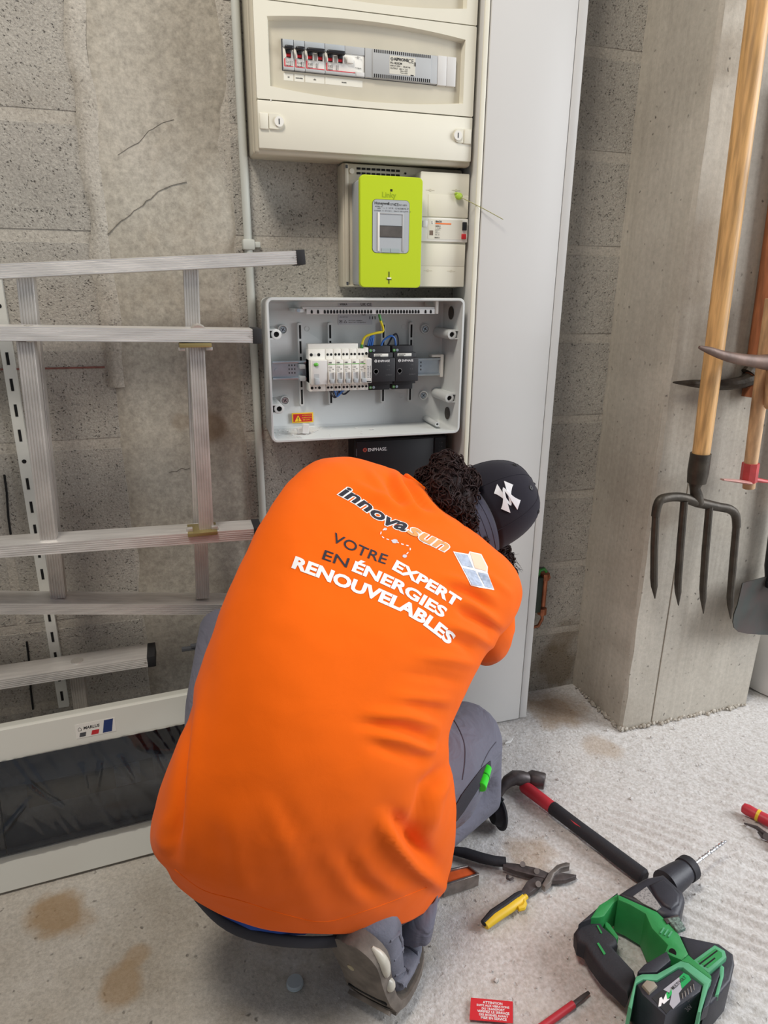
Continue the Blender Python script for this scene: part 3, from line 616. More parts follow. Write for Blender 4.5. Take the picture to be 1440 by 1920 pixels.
printed('sticker_print', [('CI 20150-C20 IP', 0.9150, -0.3985, 0.0038, 0.01), ('NE JAMAIS COUPER', 0.9150, -0.4030, 0.003, 0.02)], M['ink'], o, (0, YA-0.0109, 0), UZ, V(-1, 0, 0))
bx('busbar_comb', (0.2755, -0.058, 0.9735), (0.3835, -0.036, 0.9850), M['offwhite'], en, 0.0012)
# two black relay modules
for k, x0 in enumerate((0.4055, 0.4585)):
    x1 = x0+0.0525
    o = MB().box((x0+0.0005, -0.062, 0.8855), (x1-0.004, -0.03, 0.9790), 0.001).box((x0+0.0005, -0.074, 0.8990), (x1-0.0015, -0.03, 0.9660), 0.001).box((x0+0.0005, -0.0875, 0.9060), (x1, -0.03, 0.9560), 0.0015).build('relay_module', M['relay'], en)
    for z in (0.9700, 0.8915):
        for s in (0.0045, 0.0115):
            sc = MB().cyl((x0+s, -0.061, z), (x0+s, -0.0632, z), 0.0030, n=12).build('terminal_screw', M['greenled'] if s < 0.01 else M['steel'], o)
            MB().cyl((x0+s, -0.062, z), (x0+s, -0.0637, z), 0.0017, n=8).build('screw_head', M['steel'], sc)
    bx('white_label', (x0+0.0085, -0.0745, 0.9578), (x0+0.0405, -0.0735, 0.9640), M['paper'], o, 0.0003)
    printed('label_print', [('202333001862', x0+0.011, 0.9613, 0.0026, 0.02), ('|||||||||||||||||', x0+0.010, 0.9585, 0.0030, 0.02)], M['ink'], o, (0, -0.0748, 0), UX, UZ)
    brand_ring('relay_symbol', x0+0.0088, 0.9503, 0.0030, -0.0880, M['white_ink'], o)
    printed('relay_print', [('ENPHASE', x0+0.0135, 0.9480, 0.0064, 0.01)], M['white_ink'], o, (0, -0.0880, 0), UX, UZ)
    printed('relay_marks', [('ON', x0+0.0345, 0.9395, 0.0036), ('A  B', x0+0.0330, 0.9310, 0.0036), ('Q-RELAY', x0+0.0310, 0.9195, 0.0038), ('TEST', x0+0.0065, 0.9205, 0.0024)], M['inkl'], o, (0, -0.0880, 0), UX, UZ)
    MB().lathe([(0.0056, 0), (0.0056, 0.0008), (0.0044, 0.0008), (0.0044, -0.001), (0.0001, -0.001)], (x0+0.0095, -0.0875, 0.9285), (0, -1, 0), 22).build('test_button', M['inkl'], o)
# wires
def wire(name, pts, r, m_): 
    P = [Vector(p) for p in pts]; out = []
    for i in range(len(P)-1):
        p0, p1, p2, p3 = P[max(i-1, 0)], P[i], P[i+1], P[min(i+2, len(P)-1)]
        for k in range(6):
            t = k/6; out.append(0.5*((2*p1)+(p2-p0)*t+(2*p0-5*p1+4*p2-p3)*t*t+(3*p1-p0-3*p2+p3)*t**3))
    out.append(P[-1]); return MB().tube(out, r, 8).build(name, m_, en)
wire('earth_wire', [(0.4265, -0.072, 1.047), (0.4285, -0.070, 1.035), (0.437, -0.062, 1.018), (0.437, -0.060, 1.009), (0.420, -0.062, 1.006), (0.398, -0.060, 0.998), (0.392, -0.055, 0.978), (0.392, -0.05, 0.972)], 0.0026, M['wyg'])
wire('earth_wire', [(0.4258, -0.0735, 1.046), (0.4268, -0.0725, 1.040), (0.430, -0.071, 1.033)], 0.0029, M['wgreen'])
wire('earth_wire', [(0.392, -0.0565, 0.983), (0.392, -0.055, 0.975)], 0.0030, M['wgreen'])
wire('earth_wire', [(0.4300, -0.0695, 1.036), (0.4385, -0.0605, 1.018), (0.4385, -0.0585, 1.010), (0.422, -0.0600, 1.0045)], 0.0016, M['wgreen'])
for d in (0.0, 0.004, 0.008): wire('blue_wire', [(0.408+d, -0.048, 0.978), (0.410+d, -0.05, 0.990), (0.416+d*0.4, -0.05, 1.001), (0.419+d*0.3, -0.046, 0.996), (0.417+d*0.3, -0.042, 0.98)], 0.0019, M['wblue'])
wire('blue_wire', [(0.437, -0.05, 0.977), (0.443, -0.05, 0.990), (0.457, -0.052, 0.999), (0.467, -0.052, 0.994), (0.4705, -0.05, 0.976)], 0.0022, M['wblue'])
wire('black_wire', [(0.453, -0.045, 0.977), (0.463, -0.046, 0.996), (0.472, -0.046, 1.003), (0.477, -0.046, 0.996), (0.478, -0.046, 0.977)], 0.0021, M['wblack'])
for d, m_ in ((0, 'wblack'), (0.006, 'wblack'), (0.010, 'wblue'), (0.015, 'wblue')): wire('lower_wire', [(0.322+d, -0.045, 0.889), (0.326+d, -0.046, 0.878), (0.334+d*0.4, -0.047, 0.870+d*0.2), (0.340+d*0.5, -0.046, 0.879), (0.344+d, -0.045, 0.889)], 0.0019, M[m_])
wire('lower_wire', [(0.348, -0.045, 0.889), (0.351, -0.046, 0.878), (0.357, -0.046, 0.877), (0.366, -0.046, 0.884), (0.370, -0.045, 0.889)], 0.0019, M['wblack'])
# warning sticker leaning inside, and debris
a = MB().box((0.2440, -0.0125, 0.811), (0.2920, -0.011, 0.8335), 0.0006).build('warning_sticker', M['yellow'], en)
bx('red_field', (0.2470, -0.0130, 0.8135), (0.2890, -0.0123, 0.831), M['red'], a)
MB().prism([V(0.2495, -0.0131, 0.8145), V(0.2655, -0.0131, 0.8145), V(0.2575, -0.0131, 0.8285)], (0, -0.0004, 0)).build('warning_triangle', M['yellow'], a)
printed('warning_print', [('!', 0.2562, 0.8158, 0.012, 0.02)], M['ink'], a, (0, -0.0139, 0), UX, UZ)
printed('warning_text', [('ATTENTION', 0.2665, 0.8265, 0.0038, 0.01), ('ALIMENTATION', 0.2660, 0.8215, 0.0031, 0.01), ('EN 12 PV', 0.2685, 0.8165, 0.0038, 0.01)], M['yellow'], a, (0, -0.0136, 0), UX, UZ)
for x, y, z, sx, sz, ry in ((0.262, -0.075, 0.8105, 0.007, 0.0105, 0.1), (0.254, -0.07, 0.8065, 0.009, 0.006, -0.2)):
    tag(MB().box((-sx, -0.004, -sz), (sx, 0.004, sz), 0.001, 1, Matrix.Translation((x, y, z)) @ Matrix.Rotation(ry, 4, 'Y')).build('plastic_clip', M['white'], en))
mb = MB(); random.seed(3)
for k in range(70):
    x = X0+0.012+abs(random.gauss(0, 0.10)); y = random.uniform(-0.104, -0.012)
    if x > X1-0.012: continue
    r = random.uniform(0.0005, 0.0022); res = bmesh.ops.create_icosphere(mb.bm, subdivisions=1, radius=r)
    for v in res['verts']: v.co = Vector((v.co.x*1.6, v.co.y*1.3, v.co.z*0.6))+V(x, y, ZA+0.0095)
tag(mb.build('plastic_crumbs', M['white'], en, True, 0), kind='stuff')

# ------------------------------------------------------------------ black gateway box under the enclosure
gw = thing('gateway_box', 'flat black communication box mounted under the grey enclosure', 'control box', (0.484, 0, 0.60))
bx('body', (0.374, -0.060, 0.560), (0.596, 0, 0.7755), M['black'], gw, 0.004, 3)
bx('front_door', (0.377, -0.064, 0.563), (0.5615, -0.059, 0.7725), M['black'], gw, 0.002)
bx('status_strip', (0.5635, -0.063, 0.563), (0.593, -0.059, 0.7725), M['black'], gw, 0.002)
bx('side_light', (0.3765, -0.0655, 0.740), (0.3778, -0.0635, 0.757), M['inkl'], gw)
brand_ring('brand_symbol', 0.397, 0.7533, 0.0047, -0.0645, mat('coral_ink', (206, 84, 66), 0.6), gw)
printed('brand_print', [('ENPHASE.', 0.4035, 0.7495, 0.0105, 0.01)], M['white_ink'], gw, (0, -0.0645, 0), UX, UZ)
for z in (0.757, 0.748, 0.739): printed('status_icon', [('▫', 0.570, z, 0.009), ('◦', 0.579, z, 0.009)], M['inkl'], gw, (0, -0.0635, 0), UX, UZ)
# ------------------------------------------------------------------ copper pipe stub between trunking and pillar
cp = thing('copper_valve', 'small copper pipe with dark green valve low on the wall beside the trunking', 'pipe valve', (0.878, -0.03, 0.25))
M['copper'] = mat('copper', (168, 104, 74), 0.45, 0.7, var=0.25, vs=60)
M['valve'] = mat('valve_green', (26, 42, 30), 0.5)
cxp = 0.905
MB().cyl((cxp, -0.03, 0.285), (cxp, -0.03, 0.372), 0.008, n=14).build('pipe', M['copper'], cp)
for z in (0.270, 0.372): MB().cyl((cxp, -0.03, z-0.010), (cxp, -0.03, z+0.008), 0.0125, n=8).build('union_nut', M['copper'], cp)
MB().cyl((cxp, -0.03, 0.368), (cxp+0.012, -0.036, 0.372), 0.006, n=12).build('side_stub', M['copper'], cp)
bx('valve_body', (0.872, -0.045, 0.272), (0.893, -0.002, 0.375), M['valve'], cp, 0.004)
MB().tube([(0.882, -0.03, 0.375), (0.886, -0.034, 0.392), (0.897, -0.036, 0.396), (0.905, -0.034, 0.386)], 0.0042, 8).build('earth_loop', M['wgreen'], cp)
MB().tube([(cxp, -0.03, 0.262), (cxp+0.003, -0.03, 0.245), (cxp-0.008, -0.032, 0.226), (cxp-0.03, -0.03, 0.222)], 0.0045, 8).build('tail_pipe', M['copper'], cp)
bx('wall_plate', (0.870, -0.003, 0.262), (0.918, 0.0, 0.385), M['dgrey'], cp, 0.001)

# ------------------------------------------------------------------ slotted shelf uprights
def upright(x, z0, z1, label):
    t = thing('slotted_upright', label, 'shelf upright', (x, -0.005, z0), None, 'slotted shelf uprights')
    MB().prism([V(x-0.0105, -0.001, z0), V(x+0.0105, -0.001, z0), V(x+0.0105, -0.012, z0), V(x-0.0105, -0.012, z0)], (0, 0, z1-z0)).build('channel', mat('painted_steel', (214, 214, 206), 0.45, var=0.06, vs=20), t)
    for k in range(int((z1-z0-0.02)/0.05)):
        z = z0+0.018+0.05*k
        if k % 6 == 5: MB().cyl((x, -0.0115, z+0.009), (x, -0.0126, z+0.009), 0.0042, n=12).build('screw_hole', M['void'], t)
        else: bx('slot', (x-0.0026, -0.0126, z), (x+0.0026, -0.0115, z+0.024), M['void'], t)
upright(-0.301, 0.182, 1.15, 'white slotted steel shelf upright on the wall behind the ladder')

# ------------------------------------------------------------------ aluminium ladder sections stored on edge against the wall
def rail(parent, p0, p1, depth, h=0.0245, cap=True):
    """p0,p1 = front-centre points of the rail face; rail runs back towards +Y by depth"""
    p0, p1 = Vector(p0), Vector(p1); d = (p1-p0).normalized(); L = (p1-p0).length
    up = V(0, 0, 1); up = (up-d*up.dot(d)).normalized(); bk = up.cross(d)
    if bk.y < 0: bk = -bk
    prof = []
    n = 6                                         # ribbed front face
    for k in range(n):
        a = -h/2+h*k/n; b = -h/2+h*(k+1)/n
        prof += [(0.0, a+h/n*0.18), (0.0, a+h/n*0.62), (0.0009, a+h/n*0.72), (0.0009, b)]
    prof = [(0.003, -h/2)] + prof[:-2] + [(0.0, h/2-0.001), (0.003, h/2), (depth, h/2), (depth, -h/2)]
    r0 = [p0+bk*a+up*b for a, b in prof]; r1 = [q+d*L for q in r0]
    r = MB().loft([r0, r1]).build('rail', M['alu'], parent, True, 20)
    if cap:
        m4 = frame(d, bk, up).to_4x4(); m4.translation = p1
        MB().box((-0.004, -0.0012, -h/2-0.0012), (0.0125, depth+0.001, h/2+0.0012), 0.0015, 2, m4).build('end_cap', M['rubber'], r)
        for s in (0.0,): MB().cyl(p1-d*0.008+bk*0.001, p1-d*0.008-bk*0.0008, 0.0022, n=10).build('rivet', M['alu_d'], r)
    return r
def rung(parent, top, bot, y, wdt=0.028, dep=0.028):
    top, bot = Vector(top), Vector(bot); d = (bot-top).normalized()
    xx = V(1, 0, 0); xx = (xx-d*xx.dot(d)).normalized(); yy = d.cross(xx); yy = yy if yy.y > 0 else -yy
    prof = []; n = 6
    for k in range(n):
        a = -wdt/2+wdt*k/n
        prof += [(a+wdt/n*0.15, -dep/2), (a+wdt/n*0.6, -dep/2), (a+wdt/n*0.72, -dep/2+0.0009), (a+wdt/n*0.98, -dep/2+0.0009)]
    prof += [(wdt/2, -dep/2+0.003), (wdt/2, dep/2-0.002), (wdt/2-0.002, dep/2), (-wdt/2+0.002, dep/2), (-wdt/2, dep/2-0.002), (-wdt/2, -dep/2+0.003)]
    o = MB().loft([[top+xx*a+yy*b for a, b in prof], [bot+xx*a+yy*b for a, b in prof]]).build('rung', M['alu_d'], parent, True, 20)
    return o
def guide(parent, c, up):
    x, y, z = c
    g = MB().box((x-0.028, y-0.003, z-0.0035), (x+0.028, y+0.055, z+0.0035), 0.0008).build('guide_bracket', M['brass'], parent)
    for s in (-1, 1): bx('guide_bolt', (x+s*0.024-0.006, y+0.008, z+up*0.0035), (x+s*0.024+0.006, y+0.02, z+up*0.010), M['alu_d'], g, 0.001)
FR = 'aluminium ladder sections stored along the wall'
# rear flared section (top rail with black cap beside the conduit)
s2 = thing('ladder_section', 'rear aluminium ladder section whose top rail ends in a black cap past the conduit', 'ladder', (-0.5, -0.1, 0.45), None, FR)
def line(pxa, pya, pxb, pyb, Ya, Yb, xl):
    a = atY(pxa, pya, Ya); b = atY(pxb, pyb, Yb); d = b-a; return a+d*((xl-a.x)/d.x), b
a, b = line(0, 508.5, 560, 482.5, -0.14, -0.14, -1.15); rail(s2, a, b, 0.06)
a, b = line(0, 1142, 412, 1143.5, -0.145, -0.14, -1.15); b = b+(b-a).normalized()*0.08; rail(s2, a, b, 0.06)
for k in range(4):
    x = 0.048-0.28*k; rung(s2, (x, -0.108, 1.130+0.06*(x-0.05)), (x-0.026, -0.108, 0.463-0.13*(x-0.05)), 0)
# front section with guides
s1 = thing('ladder_section', 'front aluminium ladder section with brass guides and black cap touching the grey enclosure', 'ladder', (-0.5, -0.18, 0.6), None, FR)
a, b = line(0, 625.5, 478, 630.5, -0.205, -0.205, -1.15); rail(s1, a, b, 0.055)
a, b = line(0, 1035, 480, 1001.5, -0.205, -0.205, -1.15); rail(s1, a, b, 0.055)
for k in range(4):
    x = 0.046-0.28*k; rung(s1, (x, -0.180, 1.006), (x-0.008 if k == 0 else x-0.012, -0.180, 0.638), 0)
guide(s1, (0.043, -0.2085, 0.9975), -1); guide(s1, (0.030, -0.2085, 0.6375+0.003), 1)
for k in range(2): MB().cyl((-0.225+0.275*k, -0.2, 1.0185), (-0.225+0.275*k, -0.19, 1.0215), 0.014, n=16).build('rung_flare', M['alu_d'], s1)
# low section standing on the floor behind the leaning cover
s3 = thing('ladder_section', 'low aluminium ladder section standing on the floor, its top rail capped in black', 'ladder', (-0.5, -0.11, 0.0), None, FR)
a, b = line(0, 1284, 280, 1241, -0.14, -0.14, -1.0); rail(s3, a, b, 0.06, 0.0235)
rail(s3, (-1.0, -0.14, 0.0165), (b.x, -0.14, 0.0165), 0.06, 0.0235)
for k in range(3):
    x = -0.245-0.28*k; rung(s3, (x, -0.11, 0.330), (x-0.006, -0.11, 0.024), 0)
MB().cyl((-0.242, -0.112, 0.346), (-0.242, -0.112, 0.351), 0.012, n=14).build('rung_flare', M['alu_d'], s3)

# ------------------------------------------------------------------ enclosure cover with smoked window, leaning on the floor
bl = V(-0.394, -0.341, 0.0); brr = V(-0.096, -0.319, 0.0); ux = (brr-bl).normalized()
lean = math.radians(13); nrm = V(ux.y, -ux.x, 0)       # towards camera
uy = (V(0, 0, 1)*math.cos(lean)-nrm*math.sin(lean)).normalized(); un = ux.cross(uy)   # outward
base = bl-ux*0.035
pn = thing('enclosure_cover', 'white enclosure cover with smoked window leaning on the floor, still in plastic film', 'cover', base+V(0, 0, 0.003), frame(ux, uy, un))
W, H = 0.430, 0.318
M['coverw'] = mat('cover_white', (222, 222, 212), 0.35)
wx0, wx1, wz0, wz1 = 0.016, W-0.016, 0.0715, 0.256
# local axes: x along, y up the cover, z outward
def lp(pts, z): return [V(p[0], p[1], z) for p in pts]
def rr2(x0, x1, y0, y1, r, z): return [V(p.x, p.z, z) for p in rrect(x0, x1, y0, y1, r, 0)]
o_, i_ = (0, W, 0, H, 0.012), (wx0, wx1, wz0, wz1, 0.006)
MB().loft([rr2(0.002, W-0.002, 0.002, H-0.002, 0.012, -0.038), rr2(*o_, -0.010), rr2(*o_, -0.004), rr2(0.003, W-0.003, 0.003, H-0.003, 0.010, 0.0), rr2(wx0, wx1, wz0, wz1, 0.006, 0.0), rr2(wx0+0.001, wx1-0.001, wz0+0.001, wz1-0.001, 0.006, -0.012), rr2(wx0+0.001, wx1-0.001, wz0+0.001, wz1-0.001, 0.006, -0.034)], True, False).build('frame', M['coverw'], pn, False, 40)
M['smoke_in'] = mat('inner_plate', (84, 92, 100), 0.5)
ip = MB().box((wx0, wz0, -0.030), (wx1, wz1, -0.026)).build('inner_plate', M['smoke_in'], pn, False)
MB().box((0.098, 0.1435, -0.0262), (0.330, 0.1905, -0.0255)).build('module_opening', M['void'], ip, False)
MB().box((0.256, 0.1450, -0.0258), (0.304, 0.1890, -0.0250)).build('blank_strip', mat('blank_strip', (128, 138, 146), 0.5, var=0.3, vs=60), ip, False)
def glassy(name, col, a, rough):
    m = bpy.data.materials.new(name); m.use_nodes = True; nt = m.node_tree; N = nt.nodes; L = nt.links
    N.remove(N['Principled BSDF']); out = N['Material Output']
    t_ = N.new('ShaderNodeBsdfTransparent'); t_.inputs[0].default_value = col
    g = N.new('ShaderNodeBsdfGlossy'); g.inputs['Roughness'].default_value = rough; g.inputs['Color'].default_value = (1, 1, 1, 1)
    fr = N.new('ShaderNodeFresnel'); fr.inputs['IOR'].default_value = 1.45
    ad = N.new('ShaderNodeMath'); ad.operation = 'ADD'; ad.inputs[1].default_value = a; L.new(fr.outputs[0], ad.inputs[0])
    mx = N.new('ShaderNodeMixShader'); L.new(ad.outputs[0], mx.inputs[0]); L.new(t_.outputs[0], mx.inputs[1]); L.new(g.outputs[0], mx.inputs[2]); L.new(mx.outputs[0], out.inputs[0])
    return m
M['smoke'] = glassy('smoked_pane', (0.52, 0.58, 0.66, 1), 0.02, 0.06)
M['film'] = glassy('plastic_film', (0.97, 0.97, 0.97, 1), 0.01, 0.10)
wd = MB().box((wx0+0.0005, wz0+0.0005, -0.0085), (0.054, wz1-0.0005, -0.0035), 0.0012).box((0.0555, wz0+0.0005, -0.0085), (wx1-0.0005, wz1-0.0005, -0.0030), 0.0012).build('smoked_window', M['smoke'], pn, False)
for p in ((0.024, 0.093), (0.024, 0.228)): MB().cyl((p[0], p[1], -0.004), (p[0], p[1], -0.001), 0.004, n=12).build('hinge_pin', M['dgrey'], wd, False)
# wrinkled plastic film over the front
vs = []; fs = []; nx, ny = 110, 70
for j in range(ny+1):
    for i in range(nx+1):
        x, y = W*i/nx, H*j/ny
        z = 0.0016+0.0016*abs(noise.noise((x*24, y*7, 2)))+0.0034*abs(noise.noise((x*55+y*16, y*4, 7)))**1.5
        for (ax, ay, bx_, by_) in ((0.10, 0.23, 0.165, 0.10), (0.20, 0.25, 0.21, 0.09), (0.27, 0.25, 0.30, 0.12), (0.05, 0.08, 0.12, 0.20), (0.33, 0.25, 0.36, 0.10), (0.235, 0.24, 0.215, 0.12)):
            dx, dy = bx_-ax, by_-ay; t = max(0, min(1, ((x-ax)*dx+(y-ay)*dy)/(dx*dx+dy*dy))); q = math.hypot(x-ax-t*dx, y-ay-t*dy)
            z += 0.0055*math.exp(-(q/0.0035)**2)*math.sin(math.pi*min(1, t+0.1))
        vs.append((x, 0.064+y*0.62, z))
for j in range(ny):
    for i in range(nx): a = j*(nx+1)+i; fs.append((a, a+1, a+nx+2, a+nx+1))
me = bpy.data.meshes.new('plastic_film'); me.from_pydata(vs, [], fs); mk('plastic_film', me, M['film'], pn, False, 180)
lb = MB().box((0.198, 0.2705, 0.0), (0.270, 0.2985, 0.0006)).build('maker_sticker', M['paper'], pn, False)
for nm, pts, mm in (('dark_field', ((0.2035, 0.2730), (0.2145, 0.2730), (0.2165, 0.2810), (0.2055, 0.2810)), 'dgrey'), ('red_field', ((0.2245, 0.2730), (0.2375, 0.2730), (0.2400, 0.2815), (0.2270, 0.2815)), 'red'), ('blue_field', ((0.2455, 0.2725), (0.2620, 0.2725), (0.2665, 0.2970), (0.2500, 0.2970)), 'navy')):
    if mm == 'navy': M['navy'] = mat('navy_print', (28, 52, 108), 0.5)
    MB().prism(lp(pts, 0.0006), (0, 0, 0.0003)).build(nm, M[mm], lb, False)
printed('sticker_print', [('MARLUS', 0.2120, 0.2865, 0.0078, 0.03, 0.15), ('⌂', 0.2020, 0.2850, 0.010, 0.0)], M['ink'], lb, (0, 0, 0.0008), (1, 0, 0), (0, 1, 0), False)

# ------------------------------------------------------------------ small dark clamp sticking out beside the left knee, dark strap end beside the conduit
c = atY(355, 1218, -0.20)
k = thing('grey_clamp', 'small dark grey clamp jutting out left of the worker below the ladder', 'clamp', c+V(0, 0.2, -0.02))
MB().box((c.x-0.015, c.y, c.z-0.0035), (c.x+0.045, c.y+0.010, c.z+0.0035), 0.001).box((c.x+0.003, c.y, c.z), (c.x+0.045, c.y+0.010, c.z+0.008), 0.001).build('clamp_jaw', M['dgrey'], k)
# ------------------------------------------------------------------ garden tools hanging on the pillar
M['ash'] = mat('ash_handle', (200, 156, 100), 0.5, var=0.3, vs=14, stretch=(9, 9, 0.7), bump=0.1, bs=40)
M['oldwood'] = mat('old_handle', (150, 92, 58), 0.6, var=0.3, vs=14, stretch=(8, 8, 1))
M['palewood'] = mat('pale_handle', (184, 148, 110), 0.65, var=0.25, vs=20, stretch=(5, 5, 1))
M['forged'] = mat('forged_steel', (66, 60, 52), 0.5, 0.55, var=0.25, vs=40, bump=0.3, bs=150)
M['rusty'] = mat('rusty_steel', (112, 92, 82), 0.55, 0.35, var=0.25, vs=30, bump=0.25, bs=120)
M['green_steel'] = mat('worn_green_paint', (46, 50, 46), 0.6, 0.0, col2=(62, 46, 42), c2=0.45, vs=14)
Yt = -0.291
def T(x, y, Y=Yt): return atY(x, y, Y)
def smooth_tube(pts, rs, n):
    P = [Vector(p) for p in pts]; o1 = []; o2 = []; m_ = len(P)
    for i in range(m_-1):
        p0, p1, p2, p3 = P[max(i-1, 0)], P[i], P[i+1], P[min(i+2, m_-1)]
        for k in range(5):
            t = k/5; o1.append(0.5*((2*p1)+(p2-p0)*t+(2*p0-5*p1+4*p2-p3)*t*t+(3*p1-p0-3*p2+p3)*t**3)); o2.append(rs[i]*(1-t)+rs[i+1]*t)
    return MB().tube(o1+[P[-1]], o2+[rs[-1]], n)
fk = thing('garden_fork', 'four-tined garden fork with long pale ash handle hanging on the pillar', 'garden fork', T(1300, 1150))
h0, h1 = T(1313, 862), T(1424, 0); hd = (h1-h0)
MB().tube([h0, h0+hd*0.15, h0+hd*0.5, h0+hd*0.9, h0+hd*1.25, h0+hd*1.3], [0.0185, 0.0195, 0.0205, 0.021, 0.021, 0.014], 20).build('handle', M['ash'], fk)
MB().tube([T(1314, 850), T(1309, 884), T(1306, 905)], [0.0222, 0.0228, 0.0205], 18).build('socket', M['forged'], fk)
MB().tube([T(1306, 900), T(1303, 915), T(1306, 930), T(1310, 945)], [0.0175, 0.0115, 0.0135, 0.013], 12).build('neck', M['forged'], fk)
smooth_tube([T(1229, 968, Yt-0.004), T(1233, 947, Yt-0.004), T(1243, 935, Yt-0.003), T(1275, 932), T(1309, 942), T(1345, 950), T(1368, 955, Yt-0.003), T(1379, 966, Yt-0.004), T(1381, 988, Yt-0.004)], [0.0095, 0.010, 0.0105, 0.0105, 0.012, 0.0105, 0.0105, 0.010, 0.0095], 12).build('crossbar', M['forged'], fk)
for pts in (((1230, 960), (1227, 1020), (1226, 1085), (1228, 1122)), ((1283, 940), (1276, 1020), (1271, 1095), (1272, 1135)), ((1330, 950), (1323, 1030), (1318, 1105), (1319, 1150)), ((1381, 980), (1375, 1050), (1369, 1120), (1370, 1160))):
    P = [T(x, y, Yt-dy) for (x, y), dy in zip(pts, (0.003, 0.010, 0.012, 0.004))]
    MB().tube([P[0], P[1], P[2], P[2].lerp(P[3], 0.35), P[3]], [0.0085, 0.0088, 0.0085, 0.0078, 0.0012], 10).build('tine', M['forged'], fk)
# pick with pointed dark head
pk = thing('pickaxe', 'dark pickaxe with pointed head and worn brown handle behind the fork', 'pickaxe', T(1400, 740, -0.245))
Yp = -0.250
smooth_tube([T(1262, 717, Yp), T(1300, 719, Yp), T(1345, 722, Yp), T(1385, 718, Yp), T(1405, 712, Yp), T(1432, 712, Yp), T(1450, 716, Yp), T(1462, 720, Yp)], [0.0015, 0.0085, 0.0115, 0.0135, 0.0175, 0.0175, 0.012, 0.006], 10).build('pick_head', M['forged'], pk)
MB().tube([T(1403, 700, Yp), T(1412, 688, Yp), T(1418, 680, Yp)], [0.017, 0.015, 0.012], 10).build('head_collar', M['forged'], pk)
MB().tube([T(1405, 744, Yp), T(1409, 728, Yp), T(1422, 640, Yp), T(1440, 520, Yp), T(1490, 160, Yp)], [0.0165, 0.018, 0.019, 0.0195, 0.019], 14).build('handle', M['oldwood'], pk)
# second pick, curved greyish blade
Yq = -0.337
pq = thing('mattock', 'mattock with curved rusty blade crossing in front of the fork handle', 'mattock', T(1450, 750, Yq))
smooth_tube([T(1311, 651, Yq), T(1330, 657, Yq), T(1355, 666, Yq), T(1385, 673, Yq), T(1415, 677, Yq), T(1450, 680, Yq), T(1500, 682, Yq), T(1560, 700, Yq)], [0.003, 0.0075, 0.0095, 0.0115, 0.013, 0.018, 0.013, 0.006], 12).build('blade', M['rusty'], pq)
MB().tube([T(1452, 762, Yq+0.01), T(1456, 700, Yq), T(1462, 640, Yq), T(1500, 300, Yq)], [0.020, 0.021, 0.019, 0.018], 14).build('handle', M['palewood'], pq)
# hoe
Yh = -0.293
ho = thing('hand_hoe', 'small hoe with red painted head and pale wooden handle hanging right of the fork', 'hoe', T(1410, 915, Yh))
MB().tube([T(1404, 915, Yh), T(1407, 875, Yh), T(1421, 770, Yh), T(1436, 660, Yh), T(1450, 560, Yh)], [0.0135, 0.0145, 0.0155, 0.016, 0.016], 14).build('handle', M['palewood'], ho)
hc = MB().tube([T(1403, 903, Yh), T(1408, 868, Yh)], [0.0185, 0.0185], 8).build('red_collar', mat('red_paint', (176, 62, 62), 0.5, var=0.15, vs=40), ho)
a, b = T(1356, 898, Yh-0.045), T(1404, 905, Yh-0.01)
MB().tube([T(1354, 899, Yh-0.03), T(1375, 901, Yh-0.024), T(1402, 905, Yh-0.010)], [0.006, 0.011, 0.012], 10, True, 0.35).build('blade', mat('worn_blade', (196, 168, 158), 0.45, 0.3, col2=(178, 80, 76), c2=0.42, vs=20), ho)
MB().tube([T(1410, 898, Yh), T(1432, 902, Yh), T(1448, 904, Yh)], [0.010, 0.008, 0.005], 8, True, 0.6).build('spike', hc.data.materials[0], ho)
# shovel
Ys = -0.262
sh = thing('shovel', 'dark shovel blade with rusty rounded tip hanging at the right edge', 'shovel', T(1420, 1185, Ys))
prof = [(1378, 1086), (1374, 1100), (1367, 1125), (1357, 1140), (1352, 1153), (1356, 1165), (1370, 1176), (1392, 1183), (1420, 1186), (1455, 1183), (1490, 1170), (1505, 1150), (1500, 1120), (1490, 1084), (1440, 1081)]
r0 = []; r1 = []
c0 = T(1430, 1130, Ys)
for x, y in prof:
    p = T(x, y, Ys); q = p+V(0, -0.028*((p.x-c0.x)/0.11)**2-0.01*max(0, c0.z-p.z)/0.07, 0); r0.append(q); r1.append(q+V(0, 0.003, 0))
bm_ = MB()
def fan(ring, cc):
    cv = bm_.bm.verts.new(cc); vv = [bm_.bm.verts.new(p) for p in ring]
    mid = [bm_.bm.verts.new(cc.lerp(p, 0.5)+V(0, 0.006, 0)) for p in ring]; n = len(ring)
    for i in range(n):
        j = (i+1) % n; bm_.bm.faces.new((vv[i], vv[j], mid[j], mid[i])); bm_.bm.faces.new((mid[i], mid[j], cv))
    return vv
va = fan(r0, c0+V(0, 0.004, 0)); vb = fan(r1, c0+V(0, 0.007, 0))
for i in range(len(va)): j = (i+1) % len(va); bm_.bm.faces.new((va[i], va[j], vb[j], vb[i]))
bm_.build('blade', M['green_steel'], sh, True, 30)
MB().tube([T(1446, 1100, Ys-0.002), T(1448, 1060, Ys), T(1462, 960, Ys)], [0.014, 0.018, 0.019], 14).build('socket', M['black'], sh)
MB().tube([T(1462, 962, Ys), T(1540, 450, Ys)], [0.0185, 0.0185], 14).build('handle', M['ash'], sh)
